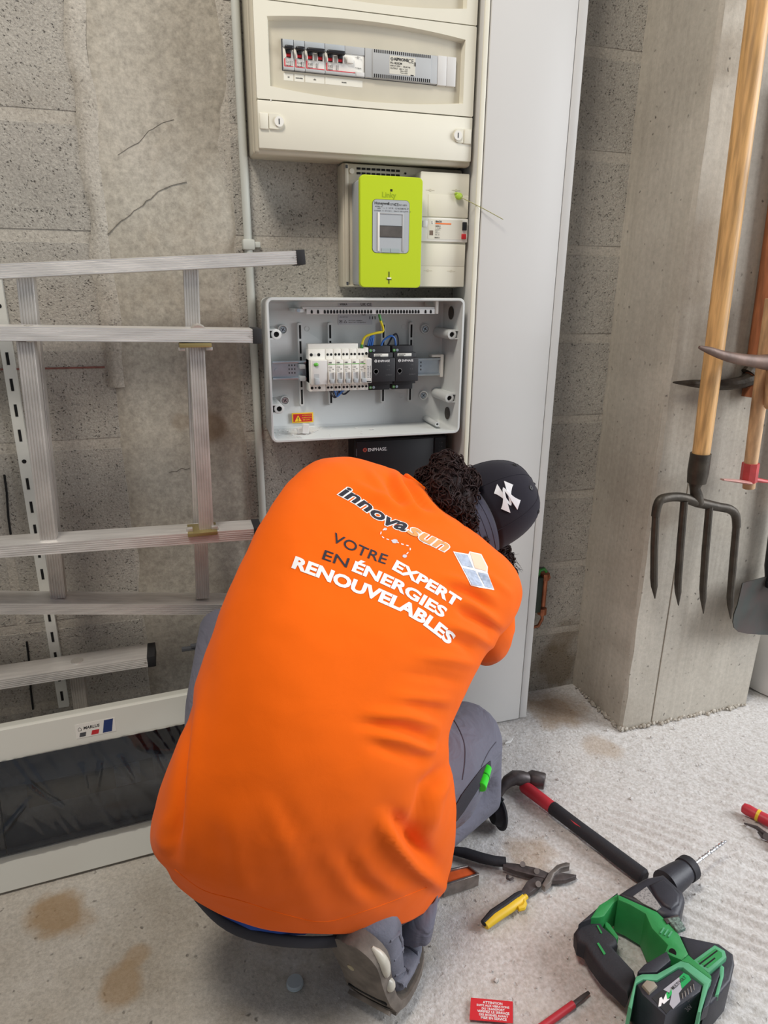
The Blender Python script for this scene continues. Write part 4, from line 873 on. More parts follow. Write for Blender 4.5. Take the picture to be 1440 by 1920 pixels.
# nails that carry the tools
# ------------------------------------------------------------------ bucket
bc = atZ(1478, 1300); 
bu = thing('white_bucket', 'white plastic bucket on the floor right of the pillar', 'bucket', (1.66, -0.16, 0))
MB().lathe([(0.128, 0.003), (0.130, 0.006), (0.142, 0.235), (0.146, 0.24), (0.146, 0.25), (0.140, 0.25), (0.138, 0.24), (0.124, 0.010), (0.001, 0.008)], (1.66, -0.16, 0), (0, 0, 1), 40).build('shell', mat('bucket_white', (214, 212, 208), 0.4, var=0.03, vs=6), bu)
MB().tube([V(1.66+0.147*math.cos(a), -0.16+0.147*math.sin(a)*0.25-0.10*math.sin(a), 0.235-0.09*math.sin(a)) for a in [math.pi*k/16 for k in range(17)]], 0.0022, 6).build('bail', M['steel'], bu)
# ------------------------------------------------------------------ the worker
pw_ = thing('person', 'worker in orange t-shirt, grey trousers and backwards black cap kneeling at the boxes', 'person', (0.2, -0.6, 0.0))
def fabric(name, rgb, bump=0.25, bs=900, var=0.05, wr=0.0, wscale=14.0, stretch=None):
    m = mat(name, rgb, 0.9, 0.0, var=var, vs=7, spec=0.15, sheen=0.06)
    nt = m.node_tree; N = nt.nodes; L = nt.links; b = N['Principled BSDF']
    tc = N.new('ShaderNodeTexCoord'); n1 = N.new('ShaderNodeTexNoise'); n1.inputs['Scale'].default_value = bs; L.new(tc.outputs['Object'], n1.inputs['Vector'])
    bp = N.new('ShaderNodeBump'); bp.inputs['Strength'].default_value = bump; bp.inputs['Distance'].default_value = 0.0006; L.new(n1.outputs['Fac'], bp.inputs['Height'])
    out = bp
    if wr > 0:
        v = tc.outputs['Object']
        if stretch: mp = N.new('ShaderNodeMapping'); mp.inputs['Scale'].default_value = stretch; mp.inputs['Rotation'].default_value = (0.3, 0.5, 0.6); L.new(v, mp.inputs[0]); v = mp.outputs[0]
        n2 = N.new('ShaderNodeTexNoise'); n2.inputs['Scale'].default_value = wscale; n2.inputs['Detail'].default_value = 3; n2.inputs['Distortion'].default_value = 0.6; L.new(v, n2.inputs['Vector'])
        b2 = N.new('ShaderNodeBump'); b2.inputs['Strength'].default_value = wr; b2.inputs['Distance'].default_value = 0.01; L.new(n2.outputs['Fac'], b2.inputs['Height']); L.new(bp.outputs[0], b2.inputs['Normal']); out = b2
    L.new(out.outputs[0], b.inputs['Normal'])
    return m
M['orange'] = fabric('orange_jersey', (242, 102, 8), 0.2, 1100, 0.03, 0.12, 16)
M['greycloth'] = fabric('grey_workwear', (112, 112, 124), 0.3, 1300, 0.06, 0.9, 13, (1, 1, 2.4))
M['darkcloth'] = fabric('dark_workwear', (60, 60, 66), 0.3, 1300, 0.08, 0.2, 16)
M['blackcloth'] = fabric('black_cap_cloth', (40, 38, 46), 0.25, 1500, 0.05)
M['visor'] = fabric('visor_cloth', (66, 64, 76), 0.25, 1500, 0.05)
M['seamgrey'] = fabric('seam_grey', (84, 84, 94))
M['bluecloth'] = fabric('blue_underwear', (52, 82, 160), 0.3, 900, 0.08, 0.4, 30)
M['skin'] = mat('skin', (196, 146, 118), 0.55, var=0.06, vs=20, spec=0.3)
M['hair'] = mat('dark_brown_hair', (44, 29, 28), 0.6, var=0.35, vs=60, spec=0.18)
M['shoe'] = mat('shoe_upper', (104, 106, 118), 0.7, var=0.15, vs=30, bump=0.3, bs=300)
M['sole'] = mat('shoe_sole', (108, 100, 92), 0.8, var=0.25, vs=40, bump=0.4, bs=120)

def remeshed(mb, name, m_, vox, smooth=6, parent=None):
    o = mb.build(name, m_, parent or pw_, True, 0)
    r = o.modifiers.new('join', 'REMESH'); r.mode = 'VOXEL'; r.voxel_size = vox; r.use_smooth_shade = True
    s = o.modifiers.new('soften', 'SMOOTH'); s.iterations = smooth; s.factor = 0.6
    return o
# --- key joints
pelvis = V(0.13, -0.60, 0.27); chest = V(0.36, -0.46, 0.58); neckb = V(0.475, -0.385, 0.715)
shL, shR = V(0.225, -0.37, 0.735), V(0.545, -0.42, 0.545)
hipL, hipR = V(0.04, -0.57, 0.28), V(0.25, -0.62, 0.25)
kneeR = V(0.520, -0.405, 0.085); ankR = V(0.285, -0.71, 0.10)
kneeL = V(0.080, -0.25, 0.465); ankL = V(0.10, -0.24, 0.09)
elL, wrL = V(0.30, -0.17, 0.52), V(0.47, -0.13, 0.47)
elR, wrR = V(0.63, -0.23, 0.44), V(0.545, -0.145, 0.485)
# --- head frame (back of the head faces the camera)
ht = (CR*0.86+CU*0.44-CF*0.18).normalized(); hb = (-CF-ht*(-CF).dot(ht)).normalized(); hs = ht.cross(hb)
O = atY(899, 957, -0.315)
hc = O-ht*0.005
# --- body: one continuous skin surface
mb = MB()
mb.tube([pelvis, (pelvis+chest)/2, chest, neckb], [0.105, 0.095, 0.105, 0.055], 20)
for sh_, el_, wr_ in ((shL, elL, wrL), (shR, elR, wrR)): mb.tube([chest.lerp(sh_, 0.4), sh_, sh_.lerp(el_, 0.5), el_, el_.lerp(wr_, 0.4), wr_], [0.06, 0.052, 0.045, 0.038, 0.038, 0.027], 14)
for hp, kn, an in ((hipL, kneeL, ankL), (hipR, kneeR, ankR)): mb.tube([pelvis, hp+V(0, 0.03, 0.03), hp.lerp(kn, 0.5)+V(0, 0, 0.04), kn, kn.lerp(an, 0.45)+(V(-0.045, 0.01, 0) if hp is hipR else V(0, 0, 0)), an+V(-0.005, 0.04, 0)], [0.06, 0.07, 0.065, 0.045, 0.040, 0.028], 14)
mb.tube([neckb-ht*0.02, neckb.lerp(hc, 0.45), hc-ht*0.03], [0.048, 0.043, 0.045], 14)
HM = frame(hs, hb, ht)                                   # head axes: side, back, top
mb.ball(hc, (0.074, 0.092, 0.098), 22, HM)
hp_ = lambda s, b, t: hc+hs*s+hb*b+ht*t
mb.ball(hp_(0, -0.055, -0.055), (0.052, 0.045, 0.055), 16, HM)          # jaw
mb.tube([hp_(0, -0.088, 0.005), hp_(0, -0.104, -0.030), hp_(0, -0.094, -0.037)], [0.008, 0.012, 0.008], 8)  # nose
for s in (-1, 1): mb.ball(hp_(s*0.078, 0.005, -0.015), (0.010, 0.020, 0.032), 12, HM)                     # ears
mb.tube([hp_(-0.022, -0.090, -0.060), hp_(0, -0.097, -0.058), hp_(0.022, -0.090, -0.060)], [0.004, 0.007, 0.004], 8)  # lips
def hand(wr_, d, nrm_, thumb):
    d = Vector(d).normalized(); nrm_ = Vector(nrm_); nrm_ = (nrm_-d*nrm_.dot(d)).normalized(); sd = d.cross(nrm_)
    mb.tube([wr_-d*0.01, wr_+d*0.03, wr_+d*0.075], [0.024, 0.034, 0.036], 12, True, 0.55)
    for k, (o_, L_) in enumerate(((-0.030, 0.070), (-0.010, 0.079), (0.010, 0.074), (0.029, 0.058))):
        b0 = wr_+d*0.075+sd*o_; p1 = b0+d*L_*0.45+nrm_*0.008; p2 = p1+d*L_*0.22+nrm_*0.022; p3 = p2+d*L_*0.05+nrm_*0.022
        mb.tube([b0-d*0.02, b0, p1, p2, p3], [0.010, 0.0095, 0.009, 0.0082, 0.007], 8)
    t0 = wr_+d*0.028-sd*0.030*thumb
    mb.tube([t0, t0+d*0.022-sd*0.022*thumb+nrm_*0.01, t0+d*0.048-sd*0.026*thumb+nrm_*0.022, t0+d*0.066-sd*0.022*thumb+nrm_*0.03], [0.014, 0.012, 0.010, 0.008], 8)
hand(wrL, wrL-elL+V(0, 0.02, -0.05), V(0.2, 0.6, -0.7), 1); hand(wrR, wrR-elR+V(0, 0.02, 0.02), V(-0.2, 0.6, -0.7), -1)
body_o = remeshed(mb, 'body', M['skin'], 0.0055, 4)
for s in (-1, 1):
    e = MB().ball(hp_(s*0.030, -0.083, 0.002), 0.0115, 12).build('eye', M['white_ink'], pw_); MB().ball(hp_(s*0.030, -0.0925, 0.002), 0.005, 10).build('iris', M['ink'], e)

# --- t-shirt: loft of rings, each given by its left edge, middle of the back and right edge
def S(x, y, Y): return atY(x, y, Y)
RG = [  # left (px,py,Y), back (px,py,Y), right (px,py,Y)
 ((320, 1648, -.655), (600, 1752, -.765), (826, 1678, -.640)),
 ((305, 1612, -.660), (592, 1705, -.790), (846, 1622, -.625)),
 ((291, 1560, -.650), (582, 1640, -.812), (853, 1548, -.605)),
 ((306, 1490, -.635), (590, 1560, -.820), (850, 1478, -.590)),
 ((334, 1410, -.620), (606, 1470, -.812), (838, 1420, -.580)),
 ((360, 1325, -.605), (630, 1375, -.790), (834, 1365, -.570)),
 ((386, 1240, -.585), (660, 1275, -.755), (862, 1305, -.555)),
 ((414, 1160, -.560), (694, 1180, -.710), (893, 1245, -.535)),
 ((446, 1085, -.530), (725, 1105, -.660), (930, 1200, -.515)),
 ((480, 1012, -.495), (752, 1045, -.610), (962, 1160, -.490)),
 ((512, 952, -.460), (778, 1003, -.565), (974, 1122, -.465)),
 ((545, 903, -.425), (800, 978, -.525), (965, 1088, -.440)),
 ((590, 868, -.395), (816, 962, -.490), (948, 1062, -.420)),
 ((650, 858, -.370), (822, 952, -.460), (935, 1044, -.405)),
 ((715, 874, -.355), (823, 946, -.438), (922, 1030, -.395)),
 ((765, 896, -.350), (822, 940, -.422), (905, 1012, -.385)),
]
NU = 144; rings = []; EXPO = {0: 1.7, 1: 1.45, 2: 1.15, 3: 1.0}
for L_, M_, R_ in RG:
    a, m_, b = S(*L_), S(*M_), S(*R_); mid = (a+b)/2; hx = (b-a)/2; nr = m_-mid; fr = -nr.normalized()*min(nr.length, 0.17)*0.75
    r_ = []
    for k in range(NU):
        t = 2*math.pi*k/NU; c, s = math.cos(t), math.sin(t)
        cc = math.copysign(abs(c)**0.86, c); ss = math.copysign(abs(s)**0.92, s)
        if s > 0: ss = abs(s)**EXPO.get(len(rings), 0.92)
        r_.append(mid+hx*cc+(nr if s > 0 else fr)*abs(ss))
    rings.append(r_)
def cat(p0, p1, p2, p3, t): return 0.5*((2*p1)+(p2-p0)*t+(2*p0-5*p1+4*p2-p3)*t*t+(3*p1-p0-3*p2+p3)*t**3)
SUB = 12; fine = []
for i in range(len(rings)-1):
    for k in range(SUB):
        t = k/SUB; fine.append([cat(rings[max(i-1, 0)][j], rings[i][j], rings[i+1][j], rings[min(i+2, len(rings)-1)][j], t) for j in range(NU)])
fine.append(rings[-1])
def seg_d(p, a, b):
    ax, ay = a; bx_, by_ = b; dx, dy = bx_-ax, by_-ay; t = max(0, min(1, ((p[0]-ax)*dx+(p[1]-ay)*dy)/(dx*dx+dy*dy+1e-9)))
    return math.hypot(p[0]-ax-t*dx, p[1]-ay-t*dy), t
FOLDS = [  # polyline, amplitude (m), half width (px)
 ([(690, 1338), (760, 1342), (826, 1362)], 0.0075, 9), ([(675, 1358), (750, 1366), (812, 1388)], -0.007, 8), ([(700, 1376), (760, 1388), (812, 1412)], 0.0075, 9),
 ([(690, 1394), (770, 1420), (800, 1425)], -0.005, 10), ([(822, 1360), (812, 1390), (806, 1412)], 0.006, 7), ([(760, 1320), (838, 1335)], -0.005, 8), ([(740, 1305), (850, 1315)], 0.004, 9),
 ([(716, 1530), (740, 1580), (778, 1622), (832, 1668)], 0.015, 13), ([(735, 1520), (775, 1580), (815, 1625)], -0.016, 16), ([(838, 1432), (800, 1475), (784, 1540), (782, 1600)], -0.013, 14), ([(842, 1445), (815, 1500), (808, 1560)], 0.008, 12),
 ([(500, 1500), (545, 1590), (575, 1665), (600, 1725)], 0.0036, 12), ([(520, 1490), (570, 1590), (604, 1670)], -0.0030, 12), ([(620, 1600), (650, 1660), (690, 1700)], 0.0036, 12), ([(640, 1590), (675, 1650), (720, 1690)], -0.0036, 12), ([(670, 1590), (700, 1640), (760, 1680)], 0.004, 11),
 ([(430, 1520), (445, 1610), (470, 1700)], 0.0030, 14), ([(400, 1540), (410, 1620), (425, 1690)], -0.0024, 12),
 ([(358, 1300), (345, 1420), (337, 1520), (331, 1600)], -0.010, 9), ([(375, 1310), (362, 1430), (352, 1540), (346, 1640)], 0.006, 12), ([(318, 1520), (305, 1570), (318, 1600)], 0.006, 14),
 ([(738, 885), (752, 915), (778, 962)], 0.006, 7), ([(755, 890), (775, 925), (800, 960)], -0.006, 6), ([(772, 905), (800, 945), (830, 975)], 0.005, 6), ([(725, 890), (738, 925), (760, 960)], -0.005, 7), ([(690, 880), (715, 920), (722, 945)], 0.004, 8),
 ([(662, 905), (720, 940), (790, 962), (860, 985)], 0.004, 8), ([(655, 925), (720, 958), (800, 985)], -0.003, 7), ([(700, 1000), (780, 1012), (850, 1020)], 0.002, 7),
 ([(828, 1082), (880, 1092), (925, 1120)], 0.005, 8), ([(835, 1100), (880, 1112), (930, 1145)], -0.005, 7), ([(846, 1120), (890, 1136), (935, 1170)], 0.005, 8), ([(860, 1145), (900, 1165), (940, 1190)], -0.006, 7), ([(835, 1170), (880, 1186), (925, 1212)], 0.005, 8), ([(840, 1195), (890, 1220)], -0.004, 8), ([(780, 1230), (840, 1236), (890, 1245)], 0.004, 10), ([(760, 1265), (820, 1270), (870, 1280)], -0.004, 9), ([(880, 1060), (920, 1085), (955, 1115)], 0.003, 8), ([(870, 1050), (915, 1100)], -0.003, 7),
]
nV = len(fine); flat = [p for r_ in fine for p in r_]; fs = []
for i in range(nV-1):
    for j in range(NU): fs.append((i*NU+j, i*NU+(j+1) % NU, (i+1)*NU+(j+1) % NU, (i+1)*NU+j))
me = bpy.data.meshes.new('t_shirt'); me.from_pydata([tuple(p) for p in flat], [], fs); me.update()
cen = [sum(r_, Vector())/NU for r_ in fine]
for idx, v in enumerate(me.vertices):
    i, j = divmod(idx, NU); n_ = me.vertex_normals[idx].vector.copy()
    if n_.dot(v.co-cen[i]) < 0: n_ = -n_
    dsp = 0.0035*noise.noise(v.co*9)+0.0012*noise.noise(v.co*30)
    if j <= NU//2:
        px = pix(v.co)
        for poly, amp, wd in FOLDS:
            xs_ = [q[0] for q in poly]; ys_ = [q[1] for q in poly]
            if px[0] < min(xs_)-3*wd or px[0] > max(xs_)+3*wd or px[1] < min(ys_)-3*wd or px[1] > max(ys_)+3*wd: continue
            best = 1e9; bt = 0; n2 = len(poly)-1
            for q in range(n2):
                d_, t_ = seg_d(px, poly[q], poly[q+1])
                if d_ < best: best = d_; bt = (q+t_)/n2
            dsp += amp*(1.5 if px[1] < 1260 else 1.0)*math.exp(-(best/wd)**2)*min(1, 4*bt*(1-bt)+0.25)
    flat[idx] = v.co+n_*dsp
for idx, v in enumerate(me.vertices): v.co = flat[idx]
# sleeves join the same garment
bm = bmesh.new(); bm.from_mesh(me); bpy.data.meshes.remove(me); sm = MB(); sm.bm.free(); sm.bm = bm
def sleeve(pts, rs, ph):
    pts = [Vector(p) for p in pts]; rg = []
    for i, p in enumerate(pts):
        d = (pts[min(i+1, len(pts)-1)]-pts[max(i-1, 0)]).normalized(); u = d.cross(V(0, 0, 1)).normalized(); v_ = u.cross(d)
        rg.append([p+(u*math.cos(2*math.pi*k/40)+v_*math.sin(2*math.pi*k/40))*(rs[i]+0.004*noise.noise((math.cos(2*math.pi*k/40)*2, math.sin(2*math.pi*k/40)*2, i*1.1+ph))) for k in range(40)])
    sm.loft(rg, False, False)
q1, q2 = S(905, 1150, -.42), S(915, 1192, -.395)
sleeve([S(880, 1110, -.45), S(905, 1150, -.425), S(913, 1180, -.405), S(914, 1196, -.385), S(913, 1206, -.355)], [0.05, 0.060, 0.0545, 0.050, 0.047], 1)
sleeve([shL+V(0.02, -0.02, -0.03), shL+V(0.01, 0.02, -0.03), shL.lerp(elL, 0.35), shL.lerp(elL, 0.6)], [0.05, 0.06, 0.062, 0.064], 5)
shirt = sm.build('t_shirt', M['orange'], pw_, True, 180)
sol = shirt.modifiers.new('thickness', 'SOLIDIFY'); sol.thickness = 0.002; sol.offset = -1
# hem and collar seams
def conform(name, pts2, faces, target, m_, parent, eps=0.0007, thick=0.0):
    vs_ = []; ok = []
    for x, y in pts2:
        d = ray(x, y).normalized(); hit, n_, ix, ds = target.ray_cast(CP, d)
        if hit is None: vs_.append(None); continue
        if n_.dot(d) > 0: n_ = -n_
        vs_.append(hit+n_*eps)
    fs_ = [f for f in faces if all(vs_[i] is not None for i in f)]
    fs_ = [f for f in fs_ if max((vs_[f[i]]-vs_[f[i-1]]).length for i in range(len(f))) < 0.03]
    me_ = bpy.data.meshes.new(name); me_.from_pydata([tuple(v) if v is not None else (0, 0, -0.2) for v in vs_], [], fs_)
    b_ = bmesh.new(); b_.from_mesh(me_); bmesh.ops.delete(b_, geom=[v for v in b_.verts if not v.link_faces], context='VERTS'); b_.to_mesh(me_); b_.free()
    o_ = mk(name, me_, m_, parent, True, 0)
    if thick: q = o_.modifiers.new('thickness', 'SOLIDIFY'); q.thickness = thick; q.offset = 1
    return o_
def densify(vs_, fs_, maxl):
    b_ = bmesh.new(); vv = [b_.verts.new((x, y, 0)) for x, y in vs_]
    for f in fs_:
        try: b_.faces.new([vv[i] for i in f])
        except ValueError: pass
    bmesh.ops.triangulate(b_, faces=b_.faces[:])
    for _ in range(4):
        es = [e for e in b_.edges if e.calc_length() > maxl]
        if not es: break
        bmesh.ops.subdivide_edges(b_, edges=es, cuts=1); bmesh.ops.triangulate(b_, faces=[f for f in b_.faces if len(f.verts) > 3])
    b_.verts.index_update(); r = [(v.co.x, v.co.y) for v in b_.verts], [tuple(v.index for v in f.verts) for f in b_.faces]; b_.free(); return r
def bvh_of(*objs):
    dg = bpy.context.evaluated_depsgraph_get(); V_ = []; F_ = []
    for o_ in objs:
        ev = o_.evaluated_get(dg); me_ = ev.to_mesh(); mw = o_.matrix_world if o_.parent is None else o_.parent.matrix_world @ o_.matrix_basis
        b0 = len(V_); inv = INV[pw_].inverted(); V_ += [inv @ v.co for v in me_.vertices]; F_ += [tuple(i+b0 for i in p.vertices) for p in me_.polygons]; ev.to_mesh_clear()
    return BVHTree.FromPolygons(V_, F_)
bpy.context.view_layer.update()
BS = bvh_of(shirt)
def along(poly, t):
    L_ = [0]
    for a, b in zip(poly, poly[1:]): L_.append(L_[-1]+math.hypot(b[0]-a[0], b[1]-a[1]))
    s = t*L_[-1]
    if s <= 0: i = 0
    elif s >= L_[-1]: i = len(poly)-2
    else: i = max(k for k in range(len(poly)-1) if L_[k] <= s)
    a, b = poly[i], poly[i+1]; q = (s-L_[i])/(L_[i+1]-L_[i]); 
    i0, i1 = max(i-1, 0), min(i+2, len(poly)-1)
    ta = (b[0]-poly[i0][0], b[1]-poly[i0][1]); tb = (poly[i1][0]-a[0], poly[i1][1]-a[1]); q_ = max(0, min(1, q))
    tx, ty = ta[0]*(1-q_)+tb[0]*q_, ta[1]*(1-q_)+tb[1]*q_; n = math.hypot(tx, ty)
    return (a[0]+(b[0]-a[0])*q, a[1]+(b[1]-a[1])*q), (tx/n, ty/n)
def shirt_text(name, txt, base, capx, m_, bold=0.0, shear=0.0, eps=0.0007, space=1.0):
    vs_, fs_ = text2d(txt, 1.0, bold, shear, 'LEFT', space, 3); 
    vs0, _ = text2d(txt, 1.0, 0, shear, 'LEFT', space, 2)
    x0, x1 = min(p[0] for p in vs0), max(p[0] for p in vs0)
    vs_, fs_ = densify(vs_, fs_, 0.12)
    out = []
    for x, y in vs_:
        (px, py), (tx, ty) = along(base, (x-x0)/(x1-x0)); out.append((px+ty*y*capx/0.72, py-tx*y*capx/0.72))
    return conform(name, out, fs_, BS, m_, shirt, eps)
M['navy_ink'] = mat('navy_shirt_print', (36, 36, 48), 0.75); M['shirt_white'] = mat('white_shirt_print', (238, 236, 234), 0.75); M['tan_ink'] = mat('tan_shirt_print', (226, 160, 96), 0.75)
c8 = lambda pts: [(480+x/2.5714, 800+y/2.5714) for x, y in pts]
b1 = c8([(402, 330), (480, 372), (560, 432), (625, 474), (715, 506)]); b2 = c8([(728, 512), (790, 545), (850, 573), (912, 604)])
for tx, bs_, col in (('innova', b1, 'navy_ink'), ('sun', b2, 'tan_ink')):
    shirt_text('logo_outline', tx, bs_, 22, M['shirt_white'], 0.07, 0.25, 0.0006); shirt_text('logo_lettering', tx, bs_, 22, M[col], 0.028, 0.25, 0.0011)
shirt_text('lettering', 'VOTRE', c8([(362, 552), (415, 578), (520, 628), (622, 664)]), 18.5, M['navy_ink'], 0.008)
shirt_text('lettering', 'EXPERT', c8([(658, 688), (760, 745), (860, 802), (962, 868)]), 19, M['shirt_white'], 0.042)
shirt_text('lettering', 'EN', c8([(318, 638), (436, 680)]), 18.5, M['navy_ink'], 0.008)
shirt_text('lettering', 'ÉNERGIES', c8([(464, 696), (560, 735), (690, 795), (800, 862), (896, 920)]), 19.5, M['shirt_white'], 0.038)
shirt_text('lettering', 'RENOUVELABLES', c8([(176, 680), (300, 726), (420, 775), (570, 832), (700, 890), (790, 942), (870, 1002), (926, 1048)]), 22, M['shirt_white'], 0.045)
c4 = lambda pts: [(740+x/4.8, 830+y/4.8) for x, y in pts]
def tile(name, pts, m_, eps):
    v_, f_ = densify(c4(pts), [tuple(range(len(pts)))], 3.0); return conform(name, v_, f_, BS, m_, shirt, eps)
M['panel_ink'] = mat('panel_blue_print', (176, 186, 204), 0.7, var=0.15, vs=120); M['peach_ink'] = mat('peach_print', (250, 206, 178), 0.7)
tile('emblem_outline', [(524, 980), (662, 1004), (672, 980), (778, 1004), (836, 1118), (834, 1170), (895, 1328), (800, 1312), (684, 1284)], M['shirt_white'], 0.0006)
for pts, m_ in (([(540, 992), (654, 1014), (702, 1126), (604, 1106)], 'panel_ink'), ([(674, 990), (770, 1012), (826, 1120), (822, 1160), (720, 1130)], 'peach_ink'), ([(610, 1128), (722, 1154), (792, 1296), (692, 1276)], 'panel_ink'), ([(748, 1166), (830, 1182), (884, 1314), (812, 1302)], 'panel_ink')):
    tile('emblem_tile', pts, M[m_], 0.0011)
def strip_px(pts, w_):
    v_ = []; f_ = []
    for i, p in enumerate(pts):
        a, b = pts[max(i-1, 0)], pts[min(i+1, len(pts)-1)]; d = math.hypot(b[0]-a[0], b[1]-a[1]); nx_, ny_ = -(b[1]-a[1])/d, (b[0]-a[0])/d
        v_ += [(p[0]+nx_*w_, p[1]+ny_*w_), (p[0]-nx_*w_, p[1]-ny_*w_)]
    for i in range(len(pts)-1): f_.append((2*i, 2*i+1, 2*i+3, 2*i+2))
    return v_, f_
dash = c8([(622, 496), (604, 502), (600, 520), (612, 536), (640, 546), (668, 553), (700, 566), (736, 576), (744, 592), (732, 608), (716, 624)])
for k in range(0, 20, 2):
    pts = [along(dash, (k+q)/20)[0] for q in (0, 0.5, 1.0)]; v_, f_ = strip_px(pts, 0.9); conform('dashed_path', v_, f_, BS, M['shirt_white'], shirt)
for (x, y, r) in ((622, 495, 8), (668, 553, 13), (716, 625, 10)):
    (px, py), = c8([(x, y)]); v_ = [(px, py)]+[(px+r/2.57*math.cos(a)*1.1, py+r/2.57*math.sin(a)*0.8) for a in [2*math.pi*k/12 for k in range(12)]]; conform('path_node', v_, [(0, k, k % 12+1) for k in range(1, 13)], BS, mat('grey_print', (206, 200, 206), 0.7), shirt)
# hem stitch and neck ribbing
def seam(pts, rad, m_, name, parent, tgt):
    P = []
    n3 = len(pts)-1
    for k in range(61):
        i3 = min(n3-1, int(k/60*n3)); w3 = k/60*n3-i3; qq = [Vector(pts[max(0, min(n3, i3+o3))]) for o3 in (-1, 0, 1, 2)]; x, y = cat(*qq, w3); d = ray(x, y).normalized(); h, n_, i_, ds = tgt.ray_cast(CP, d)
        if h is not None: P.append(h)
    P = [p for i, p in enumerate(P) if i == 0 or (p-P[i-1]).length < 0.06]
    if len(P) > 3: return MB().tube(P, rad, 6).build(name, m_, parent)
cb = [fine[-1][j] for j in range(4, NU//2-3)]
co_ = MB().tube([p+(CP-p).normalized()*0.002 for p in cb], 0.0048, 8).build('collar_rib', M['orange'], shirt)
seam([(328, 1630), (380, 1668), (450, 1688), (540, 1716), (610, 1728), (690, 1706), (760, 1680), (800, 1664)], 0.0007, M['orange'], 'hem_stitch', shirt, BS)

# --- trousers
mb = MB()
mb.ball(V(0.145, -0.635, 0.232), (0.17, 0.095, 0.062), 20)
mb.tube([V(0.20, -0.60, 0.25), hipR+V(0, 0.03, 0.03), hipR.lerp(kneeR, 0.5)+V(0.02, 0, 0.055), S(866, 1392, -.40), kneeR+V(0.0, 0.0, 0.0)], [0.07, 0.09, 0.100, 0.088, 0.070], 20)
mb.tube([S(866, 1392, -.40), kneeR+V(0.012, -0.01, -0.005), kneeR.lerp(ankR, 0.45)+V(-0.045, 0.01, 0.0), S(790, 1690, -.655)], [0.085, 0.072, 0.052, 0.034], 18)
mb.tube([V(0.08, -0.60, 0.26), hipL+V(0, 0.03, 0.03), hipL.lerp(kneeL, 0.55)+V(-0.006, 0, -0.01), kneeL+V(-0.004, 0, 0)], [0.07, 0.085, 0.086, 0.066], 18)
mb.tube([kneeL+V(-0.004, 0, 0), kneeL.lerp(ankL, 0.4)+V(0, 0, 0), ankL+V(0, 0, 0.03)], [0.066, 0.060, 0.056], 16)
trs = remeshed(mb, 'trousers', M['greycloth'], 0.007, 8)
bpy.context.view_layer.update(); BT = bvh_of(trs)
def patch(name, poly, m_, tgt, parent, eps=0.0012, thick=0.0012, maxl=7):
    v_, f_ = densify(poly, [tuple(range(len(poly)))], maxl); return conform(name, v_, f_, tgt, m_, parent, eps, thick)
c9 = lambda pts: [(780+x/4.268, 1150+y/4.268) for x, y in pts]
patch('knee_pocket', c9([(300, 1560), (360, 1450), (420, 1370), (520, 1240), (590, 1180), (596, 1260), (540, 1330), (470, 1440), (380, 1580), (320, 1660)]), M['darkcloth'], BT, trs, 0.002, 0.0015)
seam(c9([(250, 780), (330, 900), (385, 1040), (390, 1180), (370, 1330)]), 0.0014, M['seamgrey'], 'side_seam', trs, BT)
seam(c9([(640, 1030), (580, 1110), (520, 1230)]), 0.0012, M['seamgrey'], 'knee_seam', trs, BT)
kp = BT.find_nearest(S(934, 1388, -.385))[0]+V(-0.004, 0, 0)
MB().box((kp.x-0.012, kp.y-0.01, kp.z-0.022), (kp.x+0.012, kp.y+0.02, kp.z+0.018), 0.006, 2).build('knee_flap', M['greycloth'], trs)
MB().box((kp.x-0.008, kp.y-0.006, kp.z+0.014), (kp.x+0.008, kp.y+0.01, kp.z+0.024), 0.002, 1).build('flap_tab', M['darkcloth'], trs)
# cuff above the shoe, waistband and underwear at the back
mb = MB(); c0_, c1_ = S(770, 1690, -.70), S(776, 1765, -.712)
sm2 = MB(); rg = []
for i, (p, r) in enumerate(((S(788, 1672, -.655), 0.036), (S(782, 1708, -.675), 0.038), (S(776, 1745, -.690), 0.036))):
    d = (c1_-c0_).normalized(); u = d.cross(V(0, 1, 0)).normalized(); v_ = u.cross(d)
    rg.append([p+(u*math.cos(2*math.pi*k/32)*0.85+v_*math.sin(2*math.pi*k/32))*(r+0.005*noise.noise((k*0.5, i*1.3, 2))) for k in range(32)])
cf = sm2.loft(rg, False, False).build('trouser_cuff', M['greycloth'], pw_, True, 180); q = cf.modifiers.new('thickness', 'SOLIDIFY'); q.thickness = 0.003
belt = [(315, 1585, -.60), (330, 1625, -.63), (383, 1698, -.690), (436, 1742, -.728), (530, 1762, -.748), (640, 1764, -.752), (735, 1735, -.735), (800, 1690, -.68)]
bp_ = [S(*p) for p in belt]; rg = []
for i, p in enumerate(bp_):
    d = (bp_[min(i+1, len(bp_)-1)]-bp_[max(i-1, 0)]).normalized(); up = V(0, 0, 1); bk = d.cross(up).normalized()
    rg.append([p+up*0.006+bk*0.0, p+up*0.003+bk*0.004, p-up*0.014+bk*0.004, p-up*0.018, p-up*0.012-bk*0.004, p+up*0.004-bk*0.004])
bel = MB().loft(rg).build('waistband', M['darkcloth'], pw_, True, 180)
bel.modifiers.new('sub', 'SUBSURF').levels = 2; bel.modifiers['sub'].render_levels = 2
uw = [(388, 1672, -.690), (432, 1694, -.714), (480, 1708, -.732), (530, 1722, -.742), (575, 1736, -.746)]
MB().tube([S(x, y, Y+0.022) for x, y, Y in uw], [0.012, 0.024, 0.028, 0.024, 0.012], 16).build('blue_underwear', M['bluecloth'], pw_)

